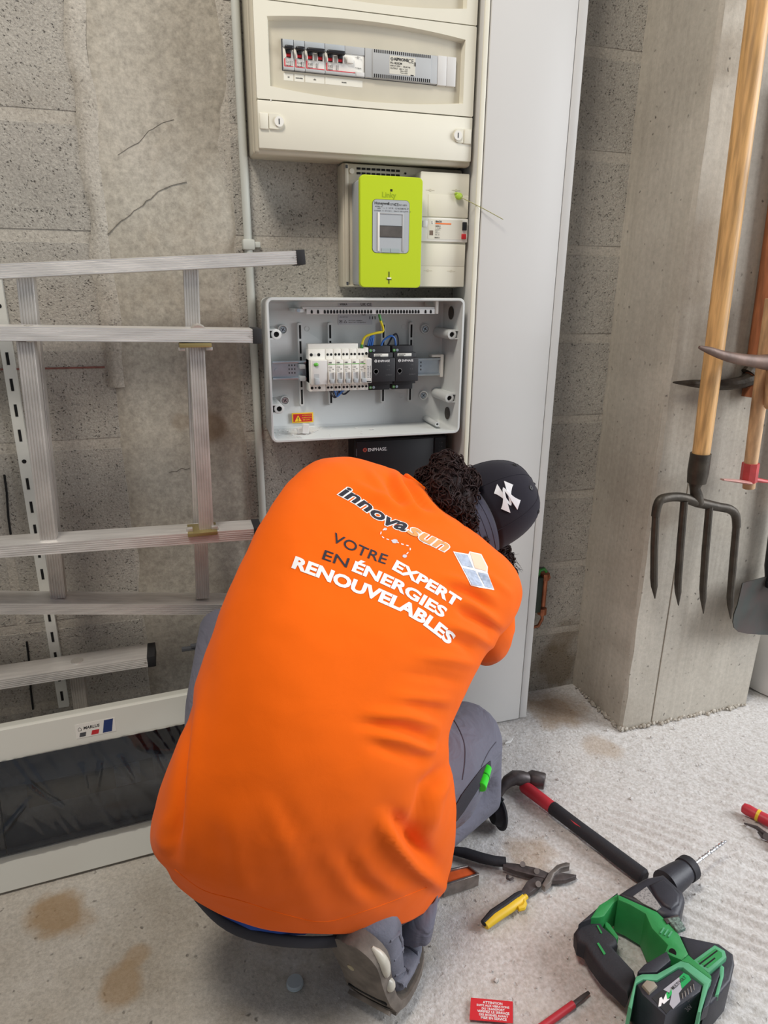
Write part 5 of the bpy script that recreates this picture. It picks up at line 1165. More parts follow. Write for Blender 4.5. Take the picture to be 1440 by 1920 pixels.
# --- cap worn backwards: crown, visor, raised emblem, eyelets
def capP(th, f, grow=1.0):                      # th around (0 = logo side), f 0 rim .. 1 top
    a = f*math.pi/2; rr = math.cos(a)**0.72; hgt = math.sin(a)**0.9
    lift = 0.024*max(0, math.cos(th))**2*(1-f)
    return O+hb*math.cos(th)*0.1*rr*grow+hs*math.sin(th)*0.087*rr*grow+ht*((0.118*grow)*hgt+lift)
nT, nF = 72, 20; rg = [[capP(2*math.pi*k/nT, f/nF*0.985) for k in range(nT)] for f in range(nF+1)]
mbc = MB(); mbc.loft(rg, False, True)
crown = mbc.build('cap_crown', M['blackcloth'], pw_, True, 180); q = crown.modifiers.new('thickness', 'SOLIDIFY'); q.thickness = 0.003; q.offset = -1
for k in range(6):
    th = math.pi/6+k*math.pi/3
    MB().tube([capP(th, f/14, 1.002) for f in range(15)], 0.0009, 6).build('panel_seam', M['blackcloth'], crown)
for k in range(6):
    th = k*math.pi/3; p = capP(th+0.02, 0.62, 1.004); nn = (p-O-ht*0.02).normalized()
    MB().lathe([(0.0045, 0), (0.0045, 0.001), (0.0022, 0.001), (0.0018, -0.001)], p, nn, 14).build('eyelet', M['ink'], crown)
MB().ball(capP(0, 0.985)-ht*0.002, (0.006, 0.006, 0.004), 10).build('top_button', M['blackcloth'], crown)
mbv = MB(); rg = []; nw = 9
for k in range(41):
    th = math.radians(-88+176*k/40); base = capP(th, 0.0, 1.0); w_ = math.cos(th*0.98)**0.55 if abs(th) < 1.56 else 0.05
    row = []
    for j in range(nw):
        t = j/(nw-1); row.append(base+hb*0.060*w_*t-ht*(0.040*t*w_+0.012*t*t*abs(math.sin(th))))
    rg.append(row)
mbv.loft(rg, False, False, False)
vis = mbv.build('cap_visor', M['visor'], pw_, True, 180); q = vis.modifiers.new('thickness', 'SOLIDIFY'); q.thickness = 0.003
for j in (2, 4, 6):
    MB().tube([r_[j]+hb*0.0008+ht*0.0004 for r_ in rg[2:-2]], 0.0005, 5).build('visor_stitch', M['visor'], vis)
bpy.context.view_layer.update(); BC = bvh_of(crown)
eu, er = (-0.41, -0.91), (0.91, -0.41); cxp_, cyp_ = 950.5, 931.5
def ua(sgn):
    v_ = []; f_ = []; n = 24
    for k in range(n+1):
        t = -1+2*k/n; a_ = abs(t); x = math.copysign(0.15*(1-(1-a_)**2.2)+0.21*a_**2.6, t); y = -0.30+0.72*a_**1.15
        dx, dy = 0.17*2.4*(1-a_)**1.4+0.6*a_**2, 0.8*a_**0.25*math.copysign(1, t) if a_ > 1e-6 else 0; L_ = math.hypot(dx, dy); nx_, ny_ = -dy/L_, dx/L_
        w_ = 0.048+0.165*a_**2.6
        for s in (-1, -0.33, 0.33, 1):
            qx, qy = (x+nx_*w_*s)*37, sgn*(y+ny_*w_*s)*53; v_.append((cxp_+er[0]*qx+eu[0]*qy, cyp_+er[1]*qx+eu[1]*qy))
    for k in range(n):
        for s in range(3): a = k*4+s; f_.append((a, a+1, a+5, a+4))
    return v_, f_
for sgn in (1, -1):
    v_, f_ = ua(sgn); conform('cap_emblem', v_, f_, BC, mat('white_emblem', (232, 232, 236), 0.5), crown, 0.0012, 0.0022)

# --- curly dark hair below the cap
mb = MB(); random.seed(11)
clumps = [(836, 905, -.385, .046), (858, 935, -.395, .042), (815, 912, -.372, .036), (880, 968, -.392, .034), (898, 1003, -.385, .026), (838, 878, -.365, .036), (866, 905, -.38, .036), (905, 1030, -.37, .02), (946, 1050, -.33, .022), (934, 1032, -.325, .026), (922, 1015, -.32, .03), (957, 1075, -.335, .014), (800, 898, -.362, .024), (812, 925, -.415, .022), (850, 975, -.44, .02), (868, 1000, -.425, .018), (836, 932, -.450, .026), (850, 952, -.458, .022), (864, 970, -.458, .019), (880, 990, -.450, .014), (902, 1014, -.43, .012), (874, 960, -.458, .017), (884, 978, -.455, .013), (828, 916, -.435, .026)]
for x, y, Y, r in clumps:
    c = S(x, y, Y); mb.ball(c, r*0.76, 12)
    for k in range(int(4200*r)):
        d = Vector((random.gauss(0, 1), random.gauss(0, 1), random.gauss(0, 1))).normalized()
        p = c+d*r*random.uniform(0.78, 0.98); tng = d.cross(Vector((random.gauss(0, 1), random.gauss(0, 1), random.gauss(0, 1)))).normalized(); bn = d.cross(tng)
        cr = random.uniform(0.004, 0.010); L_ = random.uniform(0.018, 0.034); ph = random.uniform(0, 6.3); pts = []
        for q in range(11):
            t = q/10; pts.append(p+tng*(t-0.5)*L_-d*((t-0.5)*L_)**2/(2*r)+(bn*math.cos(ph+t*6.5)+d*(0.6*math.sin(ph+t*6.5)))*cr*0.55)
        mb.tube(pts, [0.0005]+[random.uniform(0.0009, 0.0016)]*9+[0.0004], 4, False)
for k in range(46):                             # loose flyaway strands at the right
    p = S(random.uniform(930, 955), random.uniform(1040, 1080), -.335); e = p+CR*random.uniform(0.008, 0.034)+CU*random.uniform(-0.03, 0.012)
    mb.tube([p, p.lerp(e, 0.5)+CU*random.uniform(-0.004, 0.006), e], [0.0006, 0.0005, 0.0002], 4, False)
tag(mb.build('hair', M['hair'], pw_, True, 180))

# --- shoes
def make_shoe(origin, ax_x, ax_z, bend, detail=True):
    ax_x = Vector(ax_x).normalized(); ax_z = Vector(ax_z); ax_z = (ax_z-ax_x*ax_z.dot(ax_x)).normalized(); ax_y = ax_z.cross(ax_x)
    o_ = Vector(origin); hx = 0.150
    def tr(x, y, z):
        if x > hx:
            a = bend*min(1, (x-hx)/0.03); L_ = x-hx; m_ = 0.03
            if L_ < m_: px, pz = hx+L_*math.cos(a*0.5), L_*math.sin(a*0.5)
            else: px, pz = hx+m_*math.cos(bend*0.5)+(L_-m_)*math.cos(bend), m_*math.sin(bend*0.5)+(L_-m_)*math.sin(bend)
            px -= z*math.sin(a); pz += z*math.cos(a); x, z = px, pz
        return o_+ax_x*x+ax_y*y+ax_z*z
    def hw(x):
        t = x/0.295; w0 = 0.038+0.004*math.sin(math.pi*min(1, t/0.3))+0.010*math.exp(-((t-0.68)/0.17)**2)
        if x < 0.036: w0 *= math.sqrt(max(0.0, 1-((0.036-x)/0.0365)**2))
        if t > 0.8: w0 *= math.sqrt(max(0.02, 1-((t-0.8)/0.205)**2))
        return w0
    X = [0.0, 0.0015, 0.005, 0.011, 0.02, 0.034, 0.05, 0.065, 0.08, 0.11, 0.14, 0.165, 0.185, 0.2, 0.22, 0.24, 0.262, 0.28, 0.29, 0.295]
    n = 20
    root = None
    sole = MB(); rg = []
    for x in X:
        w_ = max(hw(x), 0.004); th = 0.028-0.010*min(1, max(0, (x-0.06)/0.06))
        rg.append([tr(x, w_*1.06*c, z) for c, z in ((-0.96, 0), (-0.5, -0.002), (0, -0.0025), (0.5, -0.002), (0.96, 0), (1.02, th*0.5), (1.0, th), (0.5, th), (0, th), (-0.5, th), (-1.0, th), (-1.02, th*0.5))])
    so = sole.loft(rg).build('shoe_sole', M['sole'], pw_, True, 45)
    def up_pt(x, a, g=1.0):
        w_ = max(hw(x), 0.004)*0.97*g
        h_ = 0.105 if x < 0.075 else (0.105-(x-0.075)*0.62 if x < 0.165 else 0.049-(x-0.165)*0.12); h_ = max(0.030, h_)
        if x > 0.27: h_ *= 0.75
        if x < 0.02: h_ *= 0.86+0.14*x/0.02
        c, s_ = math.cos(a), math.sin(a); zz = 0.022+(h_*g-0.022)*(0.5+0.5*math.copysign(abs(s_)**0.7, s_)); pinch = 1-0.35*max(0, (zz-0.05)/0.06)
        return tr(x, w_*pinch*math.copysign(abs(c)**0.7, c), zz)
    up = MB(); rg = [[up_pt(x, 2*math.pi*k/28) for k in range(28)] for x in X]
    u_ = up.loft(rg).build('shoe_upper', M['shoe'], so, True, 60)
    if detail:
        for (xa, xb, sd) in ((0.012, 0.082, -1), (0.092, 0.118, -1)):     # pale clear inserts along the sole edge
            MB().tube([tr(xa+(xb-xa)*q/8, sd*hw(xa+(xb-xa)*q/8)*1.02, 0.014) for q in range(9)], [0.0025+0.0068*math.sin(math.pi*q/8)**0.6 for q in range(9)], 12).build('sole_insert', mat('pale_insert', (196, 192, 178), 0.35, var=0.1, vs=50), so)
        for i in range(5):
            x = 0.152+i*0.019; w2 = hw(x)*0.9
            MB().prism([tr(x, -w2, -0.002), tr(x+0.010, -w2, -0.002), tr(x+0.010, w2, -0.002), tr(x, w2, -0.002)], tr(x, 0, -0.008)-tr(x, 0, -0.002)).build('tread_lug', M['sole'], so)
        MB().prism([tr(0.132, -0.034, 0.0), tr(0.137, -0.036, 0.0), tr(0.137, 0.036, 0.0), tr(0.132, 0.034, 0.0)], tr(0.132, 0, -0.003)-tr(0.132, 0, 0)).build('sole_groove', M['void'], so)
        MB().cyl(tr(0.07, 0.012, -0.001), tr(0.07, 0.012, -0.0032), 0.006, n=14).build('sole_stud', mat('stud_beige', (170, 160, 130), 0.5), so)
        for pts in (((0.015, 2.6), (0.05, 2.3), (0.085, 2.0), (0.10, 1.7)), ((0.09, 3.5), (0.105, 2.8), (0.12, 2.2), (0.13, 1.8)), ((0.12, 3.6), (0.135, 2.9), (0.148, 2.3), (0.155, 1.8)), ((0.15, 3.6), (0.165, 2.9), (0.178, 2.2), (0.185, 1.7)), ((0.04, 3.5), (0.06, 3.1), (0.09, 2.9), (0.115, 2.7)), ((0.19, 3.4), (0.21, 2.6), (0.215, 1.8)), ((0.24, 3.4), (0.25, 2.5), (0.252, 1.7))):
            MB().tube([up_pt(x, a) for x, a in pts], [0.0022]+[0.0036]*(len(pts)-2)+[0.0022], 8).build('shoe_overlay', M['shoe'], u_)
        MB().lathe([(0.030, -0.002), (0.034, 0.004), (0.028, 0.006), (0.02, -0.01)], tr(0.045, 0, 0.100), ax_z+ax_x*0.25, 18).build('ankle_collar', M['darkcloth'], u_)
    return so
make_shoe(atY(652, 1768, -.772), V(0.26, 0.10, -1.0), V(0.72, 0.66, 0.2), 1.25)
make_shoe(V(0.085, -0.30, 0.009), V(0.1, 1, 0), V(0, 0, 1), 0.0, False)
# ------------------------------------------------------------------ tools on the floor
M['dgreen'] = mat('tool_green', (44, 140, 74), 0.5, var=0.08, vs=30, bump=0.15, bs=200)
M['dgreen_d'] = mat('tool_green_dull', (84, 160, 118), 0.55, var=0.1, vs=40)
M['tblack'] = mat('tool_black', (44, 45, 54), 0.5, var=0.15, vs=30, bump=0.15, bs=250)
M['tblack2'] = mat('tool_soft_black', (34, 34, 40), 0.7, var=0.12, vs=40, bump=0.25, bs=300)
M['tred'] = mat('tool_red', (190, 48, 60), 0.45, var=0.08, vs=40)
M['tyellow'] = mat('tool_yellow', (226, 190, 40), 0.45, var=0.06, vs=40)
M['toolsteel'] = mat('tool_steel', (150, 144, 140), 0.35, 0.8, var=0.2, vs=60)
M['toolsteel_d'] = mat('tool_steel_dark', (92, 86, 86), 0.45, 0.6, var=0.25, vs=60)
M['bright'] = mat('bright_steel', (214, 216, 220), 0.25, 0.9)
def slab_part(name, pts, z0, z1, m_, parent, cv, bev=0.0025, seg=2, taper=0.0):
    P = [atZ(*cv(p), z1) for p in pts]; c = sum(P, Vector())/len(P); bm = bmesh.new()
    top = [bm.verts.new(p) for p in P]; bot = [bm.verts.new(V(p.x+(p.x-c.x)*taper, p.y+(p.y-c.y)*taper, z0)) for p in P]
    ft = bm.faces.new(top); bm.faces.new(bot[::-1]); n = len(P)
    for i in range(n): bm.faces.new((top[i], bot[i], bot[(i+1) % n], top[(i+1) % n]))
    bmesh.ops.recalc_face_normals(bm, faces=bm.faces[:])
    if bev: bmesh.ops.bevel(bm, geom=[e for e in ft.edges], offset=bev, segments=seg, affect='EDGES', profile=0.5, clamp_overlap=True)
    m = MB(); m.bm.free(); m.bm = bm
    return m.build(name, m_, parent, True, 40)
cd = lambda p: (1040+p[0]/3.6, 1540+p[1]/3.6)
def D(x, y, z): return atZ(*cd((x, y)), z)
dr_ = thing('hammer_drill', 'green and black cordless rotary hammer drill lying on its side on the floor', 'drill', D(700, 800, 0))
slab_part('gear_housing', [(425, 485), (515, 425), (610, 372), (735, 345), (800, 405), (872, 472), (884, 520), (845, 630), (790, 640), (720, 625), (690, 604), (560, 548)], 0.006, 0.080, M['tblack'], dr_, cd, 0.010, 3)
gh2 = slab_part('gear_shoulder', [(640, 420), (735, 380), (800, 430), (850, 490), (845, 550), (790, 590), (735, 560), (680, 500)], 0.07, 0.0845, M['tblack'], dr_, cd, 0.006, 3)
slab_part('worn_label', [(530, 505), (622, 440), (720, 580), (690, 600), (600, 555)], 0.079, 0.0808, mat('worn_label', (60, 60, 66), 0.6, col2=(150, 148, 146), c2=0.62, vs=260), dr_, cd, 0)
ax0, ax1 = D(770, 412, 0.046), D(1160, 130, 0.050); axd = (ax1-ax0).normalized()
MB().tube([ax0-axd*0.01, ax0+axd*0.03, ax0+axd*0.05], [0.027, 0.024, 0.021], 24).build('nose_cone', M['tblack'], dr_)
ck = MB().lathe([(0.020, 0), (0.0235, 0.002), (0.0235, 0.017), (0.021, 0.020), (0.010, 0.021), (0.007, 0.026)], ax0+axd*0.047, axd, 28).build('chuck', M['tblack2'], dr_)
MB().lathe([(0.0215, 0), (0.0215, 0.005)], ax0+axd*0.041, axd, 28).build('chuck_ring', M['tblack'], dr_)
b0 = ax0+axd*0.068; bl_ = (ax1-b0).length
bit = MB(); bit.tube([b0, b0+axd*0.02, ax1-axd*0.004, ax1], [0.0036, 0.0028, 0.0026, 0.0008], 10)
bt = bit.build('drill_bit', M['bright'], dr_)
u_ = axd.cross(V(0, 0, 1)).normalized(); v__ = axd.cross(u_)
MB().tube([b0+axd*(0.025+(bl_-0.035)*k/90)+(u_*math.cos(k*0.62)+v__*math.sin(k*0.62))*0.0030 for k in range(91)], 0.0011, 5).build('bit_flute', M['bright'], bt)
gb = slab_part('green_body', [(425, 490), (560, 550), (690, 606), (742, 656), (845, 766), (905, 896), (862, 938), (790, 908), (742, 880), (762, 832), (655, 720), (612, 622), (510, 562), (430, 528)], 0.006, 0.079, M['dgreen'], dr_, cd, 0.003)
for pts in (((470, 545), (480, 548), (462, 590), (452, 585)), ((500, 560), (512, 564), (494, 610), (484, 606))):
    pass
for k in range(3):
    x, y = 735+k*26, 715+k*12
    slab_part('body_rib', [(x, y), (x+10, y+4), (x-14, y+40), (x-24, y+36)], 0.078, 0.0815, M['dgreen_d'], gb, cd, 0)
slab_part('body_plate', [(760, 655), (840, 640), (885, 720), (830, 740)], 0.075, 0.0815, mat('spec_label', (128, 150, 140), 0.6, col2=(60, 70, 66), c2=0.5, vs=220), dr_, cd, 0.0006)
slab_part('collar_strip', [(735, 655), (830, 628), (850, 655), (760, 690)], 0.074, 0.0812, M['toolsteel_d'], dr_, cd, 0.001)
slab_part('front_bridge', [(300, 562), (425, 486), (440, 520), (395, 556), (335, 640), (296, 650), (240, 650)], 0.012, 0.072, M['dgreen'], dr_, cd, 0.003)
slab_part('front_cap', [(162, 690), (300, 572), (425, 478), (428, 496), (310, 592), (250, 655)], 0.020, 0.070, M['tblack2'], dr_, cd, 0.003)
hn = slab_part('handle', [(128, 742), (165, 690), (235, 645), (298, 652), (330, 702), (422, 780), (430, 822), (395, 842), (470, 925), (540, 1000), (552, 1045), (500, 1180), (420, 1100), (330, 1020), (240, 900), (205, 832), (150, 806)], 0.026, 0.058, M['tblack2'], dr_, cd, 0.012, 4, -0.05)
for pts in (((283, 702), (293, 700), (322, 752), (312, 756)), ((285, 822), (298, 818), (345, 892), (332, 900)), ((222, 662), (252, 655), (258, 668), (230, 680))):
    slab_part('handle_inlay', pts, 0.056, 0.0592, M['dgreen'], hn, cd, 0)
slab_part('trigger', [(330, 660), (372, 690), (432, 775), (420, 800), (395, 770), (345, 712)], 0.022, 0.050, M['dgreen'], dr_, cd, 0.002)
bkt = slab_part('battery_bracket', [(548, 1046), (590, 1030), (690, 1028), (850, 940), (905, 955), (1060, 1068), (1042, 1100), (985, 1288), (962, 1288), (1004, 1098), (868, 986), (832, 986), (690, 1074), (600, 1066), (552, 1092), (520, 1268), (496, 1250)], 0.004, 0.087, M['dgreen_d'], dr_, cd, 0.0015)
slab_part('bracket_rim', [(850, 940), (905, 900), (1058, 1040), (1060, 1068), (905, 955)], 0.004, 0.083, M['dgreen'], dr_, cd, 0.002)
slab_part('black_trim', [(562, 1008), (605, 962), (758, 872), (786, 938), (690, 1018), (565, 1024)], 0.006, 0.083, M['tblack'], dr_, cd, 0.003)
MB().cyl(D(795, 885, 0.079), D(795, 885, 0.0802), 0.0058, n=16).build('screw_recess', M['void'], dr_)
bat = slab_part('battery', [(556, 1096), (604, 1070), (694, 1080), (838, 990), (1000, 1104), (985, 1150), (748, 1312), (590, 1165)], 0.003, 0.085, M['tblack'], dr_, cd, 0.003)
bl2 = slab_part('battery_label', [(655, 1190), (740, 1130), (870, 1022), (905, 1040), (928, 1072), (945, 1092), (755, 1298)], 0.084, 0.0856, M['ink'], bat, cd, 0)
slab_part('grey_band', [(733, 1135), (842, 1050), (862, 1128), (838, 1160), (848, 1215), (800, 1265), (775, 1235), (790, 1165)], 0.085, 0.0860, mat('label_grey', (172, 172, 180), 0.5), bl2, cd, 0)
slab_part('green_corner', [(842, 1050), (870, 1022), (905, 1040), (922, 1068), (858, 1130)], 0.085, 0.0863, mat('label_green', (24, 160, 86), 0.5), bl2, cd, 0)
slab_part('white_m', [(700, 1250), (708, 1192), (722, 1186), (732, 1206), (752, 1160), (764, 1160), (760, 1200), (778, 1196), (738, 1232), (724, 1222), (718, 1246)], 0.085, 0.0864, M['white_ink'], bl2, cd, 0)
slab_part('green_v', [(752, 1158), (764, 1150), (770, 1168), (788, 1130), (792, 1160), (770, 1192), (760, 1196)], 0.085, 0.0866, mat('label_green2', (40, 176, 90), 0.5), bl2, cd, 0)
for k in range(5): slab_part('label_tick', [(858+k*19, 1160-k*15), (862+k*19, 1157-k*15), (868+k*19, 1196-k*15), (864+k*19, 1199-k*15)], 0.085, 0.0861, mat('tick_grey', (150, 146, 140), 0.6) if k == 0 else bpy.data.materials['tick_grey'], bl2, cd, 0)
p0, p1 = D(800, 1138, 0.0868), D(884, 1062, 0.0868); ex = (p1-p0).normalized(); ey = V(-ex.y, ex.x, 0)
printed('battery_print', [('MULTI VOLT', 0, 0, 0.0062, 0.02), ('36V', -0.012, -0.032, 0.008, 0.02), ('Li-ion', 0.002, -0.024, 0.006, 0.01)], M['ink'], bl2, p0, ex, ey)
slab_part('release_button', [(590, 1100), (620, 1068), (672, 1078), (695, 1108), (640, 1156)], 0.084, 0.0905, mat('button_grey', (146, 138, 124), 0.55), bat, cd, 0.002)
mo = slab_part('motor_housing', [(845, 766), (930, 785), (1005, 800), (1110, 822), (1205, 892), (1216, 960), (1190, 1075), (1062, 1228), (1020, 1240), (1044, 1100), (1060, 1066), (905, 905)], 0.004, 0.070, M['tblack'], dr_, cd, 0.008, 3)
vb = slab_part('vent_box', [(932, 938), (1080, 832), (1150, 872), (1162, 915), (1040, 1022)], 0.06, 0.0795, M['dgreen_d'], dr_, cd, 0.002)
slab_part('vent_floor', [(965, 945), (1085, 858), (1128, 885), (1132, 912), (1035, 990)], 0.076, 0.0800, M['dgreen'], vb, cd, 0)
for (x0, y0, x1, y1) in ((975, 958, 1095, 868), (1005, 975, 1080, 918)):
    slab_part('vent_slot', [(x0, y0), (x1, y1), (x1+6, y1+7), (x0+8, y0+7)], 0.079, 0.0804, M['void'], vb, cd, 0)
slab_part('side_stripe', [(1128, 968), (1145, 985), (1142, 1040), (1108, 1168), (1082, 1172), (1115, 1050), (1112, 985)], 0.06, 0.0735, M['dgreen_d'], mo, cd, 0.001)
slab_part('bracket_leg', [(1046, 1062), (1070, 1030), (1100, 1000), (1120, 980), (1112, 1040), (1040, 1240), (1000, 1270), (1040, 1100)], 0.05, 0.0745, M['tblack'], mo, cd, 0.001)
# --- hammer
ch = lambda p: (820+p[0]/2.3226, 1400+p[1]/2.3226)
def Hm(x, y, z): return atZ(*ch((x, y)), z)
hm = thing('claw_hammer', 'claw hammer with red and black handle lying on the floor behind the drill', 'hammer', Hm(620, 360, 0))
e0, e1 = Hm(372, 168, 0.018), Hm(905, 572, 0.016); ed = e1-e0
MB().tube([e0, e0+ed*0.02, e0+ed*0.28], [0.0115, 0.0145, 0.0135], 18, True).build('handle_shank', M['tred'], hm)
MB().tube([e0+ed*0.27, e0+ed*0.275, e0+ed*0.5, e0+ed*0.8, e0+ed*0.985, e0+ed*1.0], [0.0137, 0.0145, 0.0140, 0.0150, 0.0155, 0.012], 18).build('handle_grip', M['tblack2'], hm)
slab_part('grip_fleck', [(560, 300), (600, 325), (690, 378), (680, 384), (600, 336)], 0.02, 0.0292, M['tred'], hm, ch, 0)
hd_ = MB(); hd_.tube([Hm(272, 214, 0.004), Hm(283, 180, 0.018), Hm(305, 152, 0.028), Hm(335, 135, 0.034), Hm(365, 138, 0.033), Hm(395, 140, 0.030), Hm(410, 138, 0.03), Hm(460, 150, 0.026), Hm(468, 152, 0.026)], [0.006, 0.010, 0.014, 0.0165, 0.0175, 0.0145, 0.019, 0.019, 0.0175], 12)
hd_.build('hammer_head', M['toolsteel_d'], hm)
# --- aviation snips
def Z(x, y, z): return atZ(*ch((x, y)), z)
sn = thing('tin_snips', 'tin snips with one black and one yellow handle lying open on the floor', 'snips', Z(420, 570, 0))
MB().tube([Z(66, 452, 0.013), Z(120, 462, 0.013), Z(190, 484, 0.014), Z(250, 498, 0.014), Z(298, 502, 0.014)], [0.009, 0.0115, 0.0115, 0.011, 0.0105], 14, True, 0.8).build('black_grip', M['tblack2'], sn)
MB().tube([Z(208, 778, 0.011), Z(250, 742, 0.013), Z(310, 702, 0.014), Z(350, 674, 0.014), Z(372, 655, 0.014)], [0.0085, 0.0105, 0.0105, 0.0105, 0.0085], 14, True, 0.8).build('yellow_grip', M['tyellow'], sn)
MB().tube([Z(200, 770, 0.013), Z(240, 728, 0.016), Z(300, 688, 0.017), Z(345, 655, 0.017), Z(368, 640, 0.016)], [0.006, 0.0075, 0.0075, 0.0075, 0.006], 10).build('black_spine', M['tblack2'], sn)
MB().tube([Z(352, 706, 0.014), Z(372, 700, 0.014), Z(380, 684, 0.014), Z(372, 664, 0.014), Z(388, 652, 0.014)], [0.005, 0.006, 0.005, 0.006, 0.005], 8).build('finger_stop', M['tyellow'], sn)
slab_part('upper_arm', [(284, 500), (350, 508), (440, 528), (486, 548), (470, 572), (420, 560), (340, 540), (286, 520)], 0.008, 0.018, M['toolsteel_d'], sn, ch, 0.002)
slab_part('lower_arm', [(360, 632), (390, 585), (430, 560), (470, 570), (450, 600), (410, 632), (385, 648)], 0.006, 0.016, M['toolsteel_d'], sn, ch, 0.002)
slab_part('upper_blade', [(455, 600), (485, 545), (520, 512), (560, 500), (578, 504), (576, 520), (540, 528), (510, 552), (495, 590), (470, 612)], 0.010, 0.022, M['toolsteel'], sn, ch, 0.003)
slab_part('lower_blade', [(470, 548), (520, 545), (570, 550), (606, 556), (604, 564), (560, 580), (510, 584), (475, 580)], 0.006, 0.015, M['toolsteel_d'], sn, ch, 0.002)
for p in ((433, 542), (440, 598), (372, 512)): MB().cyl(Z(p[0], p[1], 0.010), Z(p[0], p[1], 0.0225), 0.0055, n=12).build('pivot_bolt', M['toolsteel'], sn)
MB().tube([Z(306, 560, 0.008), Z(304, 574, 0.008), Z(316, 580, 0.008), Z(330, 572, 0.008)], 0.0025, 6).build('latch', M['toolsteel_d'], sn)
# --- steel channel with orange insert, half under the shirt hem
lv = thing('orange_tool_channel', 'grey steel channel tool with orange insert half hidden by the shirt', 'channel tool', Z(110, 570, 0))
slab_part('channel_side', [(30, 596), (182, 548), (182, 556), (30, 606)], 0.002, 0.030, M['toolsteel'], lv, ch, 0.0004)
slab_part('channel_back', [(28, 536), (130, 514), (134, 520), (28, 544)], 0.002, 0.030, M['toolsteel'], lv, ch, 0.0004)
slab_part('channel_floor', [(30, 600), (180, 556), (134, 520), (30, 544)], 0.001, 0.006, M['toolsteel_d'], lv, ch, 0)
slab_part('channel_end', [(176, 552), (182, 550), (136, 516), (130, 516)], 0.002, 0.030, M['toolsteel'], lv, ch, 0.0004)
slab_part('orange_insert', [(34, 588), (168, 550), (132, 524), (34, 546)], 0.006, 0.026, mat('orange_plastic', (222, 96, 40), 0.5, var=0.1, vs=60), lv, ch, 0.003)
# --- torch with black lens end beside the knee
to = thing('black_torch', 'black torch with round lens lying beside the right knee', 'torch', Z(240, 330, 0))
t1, t0 = Z(274, 292, 0.034), Z(238, 297, 0.036); td = (t1-t0).normalized()
MB().lathe([(0.018, 0), (0.023, 0.008), (0.026, (t1-t0).length*0.7), (0.033, (t1-t0).length*0.8), (0.034, (t1-t0).length), (0.030, (t1-t0).length+0.002), (0.029, (t1-t0).length-0.002), (0.001, (t1-t0).length-0.002)], t0, td, 28).build('housing', M['tblack2'], to)
MB().lathe([(0.0285, 0), (0.0285, 0.001), (0.001, 0.0018)], t1-td*0.0015, td, 28).build('lens', mat('smoked_lens', (72, 72, 78), 0.15), to)
MB().tube([Z(238, 228, 0.060), Z(262, 254, 0.062)], [0.013, 0.013], 14).build('green_battery_tube', mat('torch_green', (30, 66, 50), 0.4), to)
MB().tube([t1-td*0.004+V(0, 0, 0.033), t1-td*0.002+V(0.003, 0, 0.041), t1+td*0.004+V(0, 0, 0.036)], 0.003, 8).build('lens_clip', M['tblack2'], to)
# --- green marker in the knee pocket
mk_ = thing('green_marker', 'bright green marker pen poking out of the knee pocket', 'marker', S(908, 1440, -.445))
def on_trousers(x, y, off):
    d = ray(x, y).normalized(); h, n_, i_, ds = BT.ray_cast(CP, d)
    return (h if h is not None else S(x, y, -.44))-d*off
g0, g1 = on_trousers(911, 1448, 0.004), on_trousers(902, 1476, 0.010)
gd = (g1-g0).normalized()
MB().lathe([(0.0085, -0.012), (0.009, 0.0), (0.0095, 0.02), (0.0098, (g1-g0).length), (0.0085, (g1-g0).length+0.001), (0.001, (g1-g0).length+0.0008)], g0, gd, 20).build('barrel', mat('marker_green', (46, 214, 40), 0.35), mk_)
MB().lathe([(0.0102, 0), (0.0102, 0.003)], g0+gd*0.012, gd, 20).build('cap_ring', mat('marker_green_dark', (30, 160, 34), 0.35), mk_)
# --- red screwdriver and pliers at the right edge
sd = thing('insulated_screwdriver', 'red insulated screwdriver with yellow band at the right edge', 'screwdriver', Z(1400, 300, 0))
s0, s1 = Z(1326, 262, 0.014), Z(1470, 338, 0.014); sdd = s1-s0; Ld = sdd.length
MB().lathe([(0.004, 0), (0.0105, 0.003), (0.0125, 0.012), (0.0115, 0.03), (0.0125, 0.05), (0.0115, Ld), (0.006, Ld+0.004), (0.006, Ld+0.012)], s0, sdd, 20).build('handle', M['tred'], sd)
MB().lathe([(0.0128, 0), (0.0128, 0.006)], s0.lerp(s1, 0.46), sdd, 20).build('yellow_band', M['tyellow'], sd)
MB().cyl(s1+sdd.normalized()*0.01, s1+sdd.normalized()*0.11, 0.004, n=12).build('blade', M['tred'], sd)
pl = thing('small_pliers', 'small dark pliers on the floor below the red screwdriver at the right edge', 'pliers', Z(1420, 380, 0))
for a, b, c in (((1336, 333), (1390, 352), (1440, 392)), ((1396, 372), (1415, 392), (1448, 400))):
    MB().tube([Z(*a, 0.006), Z(*b, 0.008), Z(*c, 0.008)], [0.0015, 0.004, 0.006], 8).build('jaw', M['toolsteel_d'], pl)
MB().cyl(Z(1436, 392, 0.004), Z(1436, 392, 0.014), 0.008, n=14).build('pivot', M['toolsteel_d'], pl)
for d in (-14, 22): MB().tube([Z(1440, 396, 0.008), Z(1490, 420+d, 0.009), Z(1580, 470+d, 0.009)], [0.006, 0.008, 0.008], 10).build('grip', M['tred'], pl)
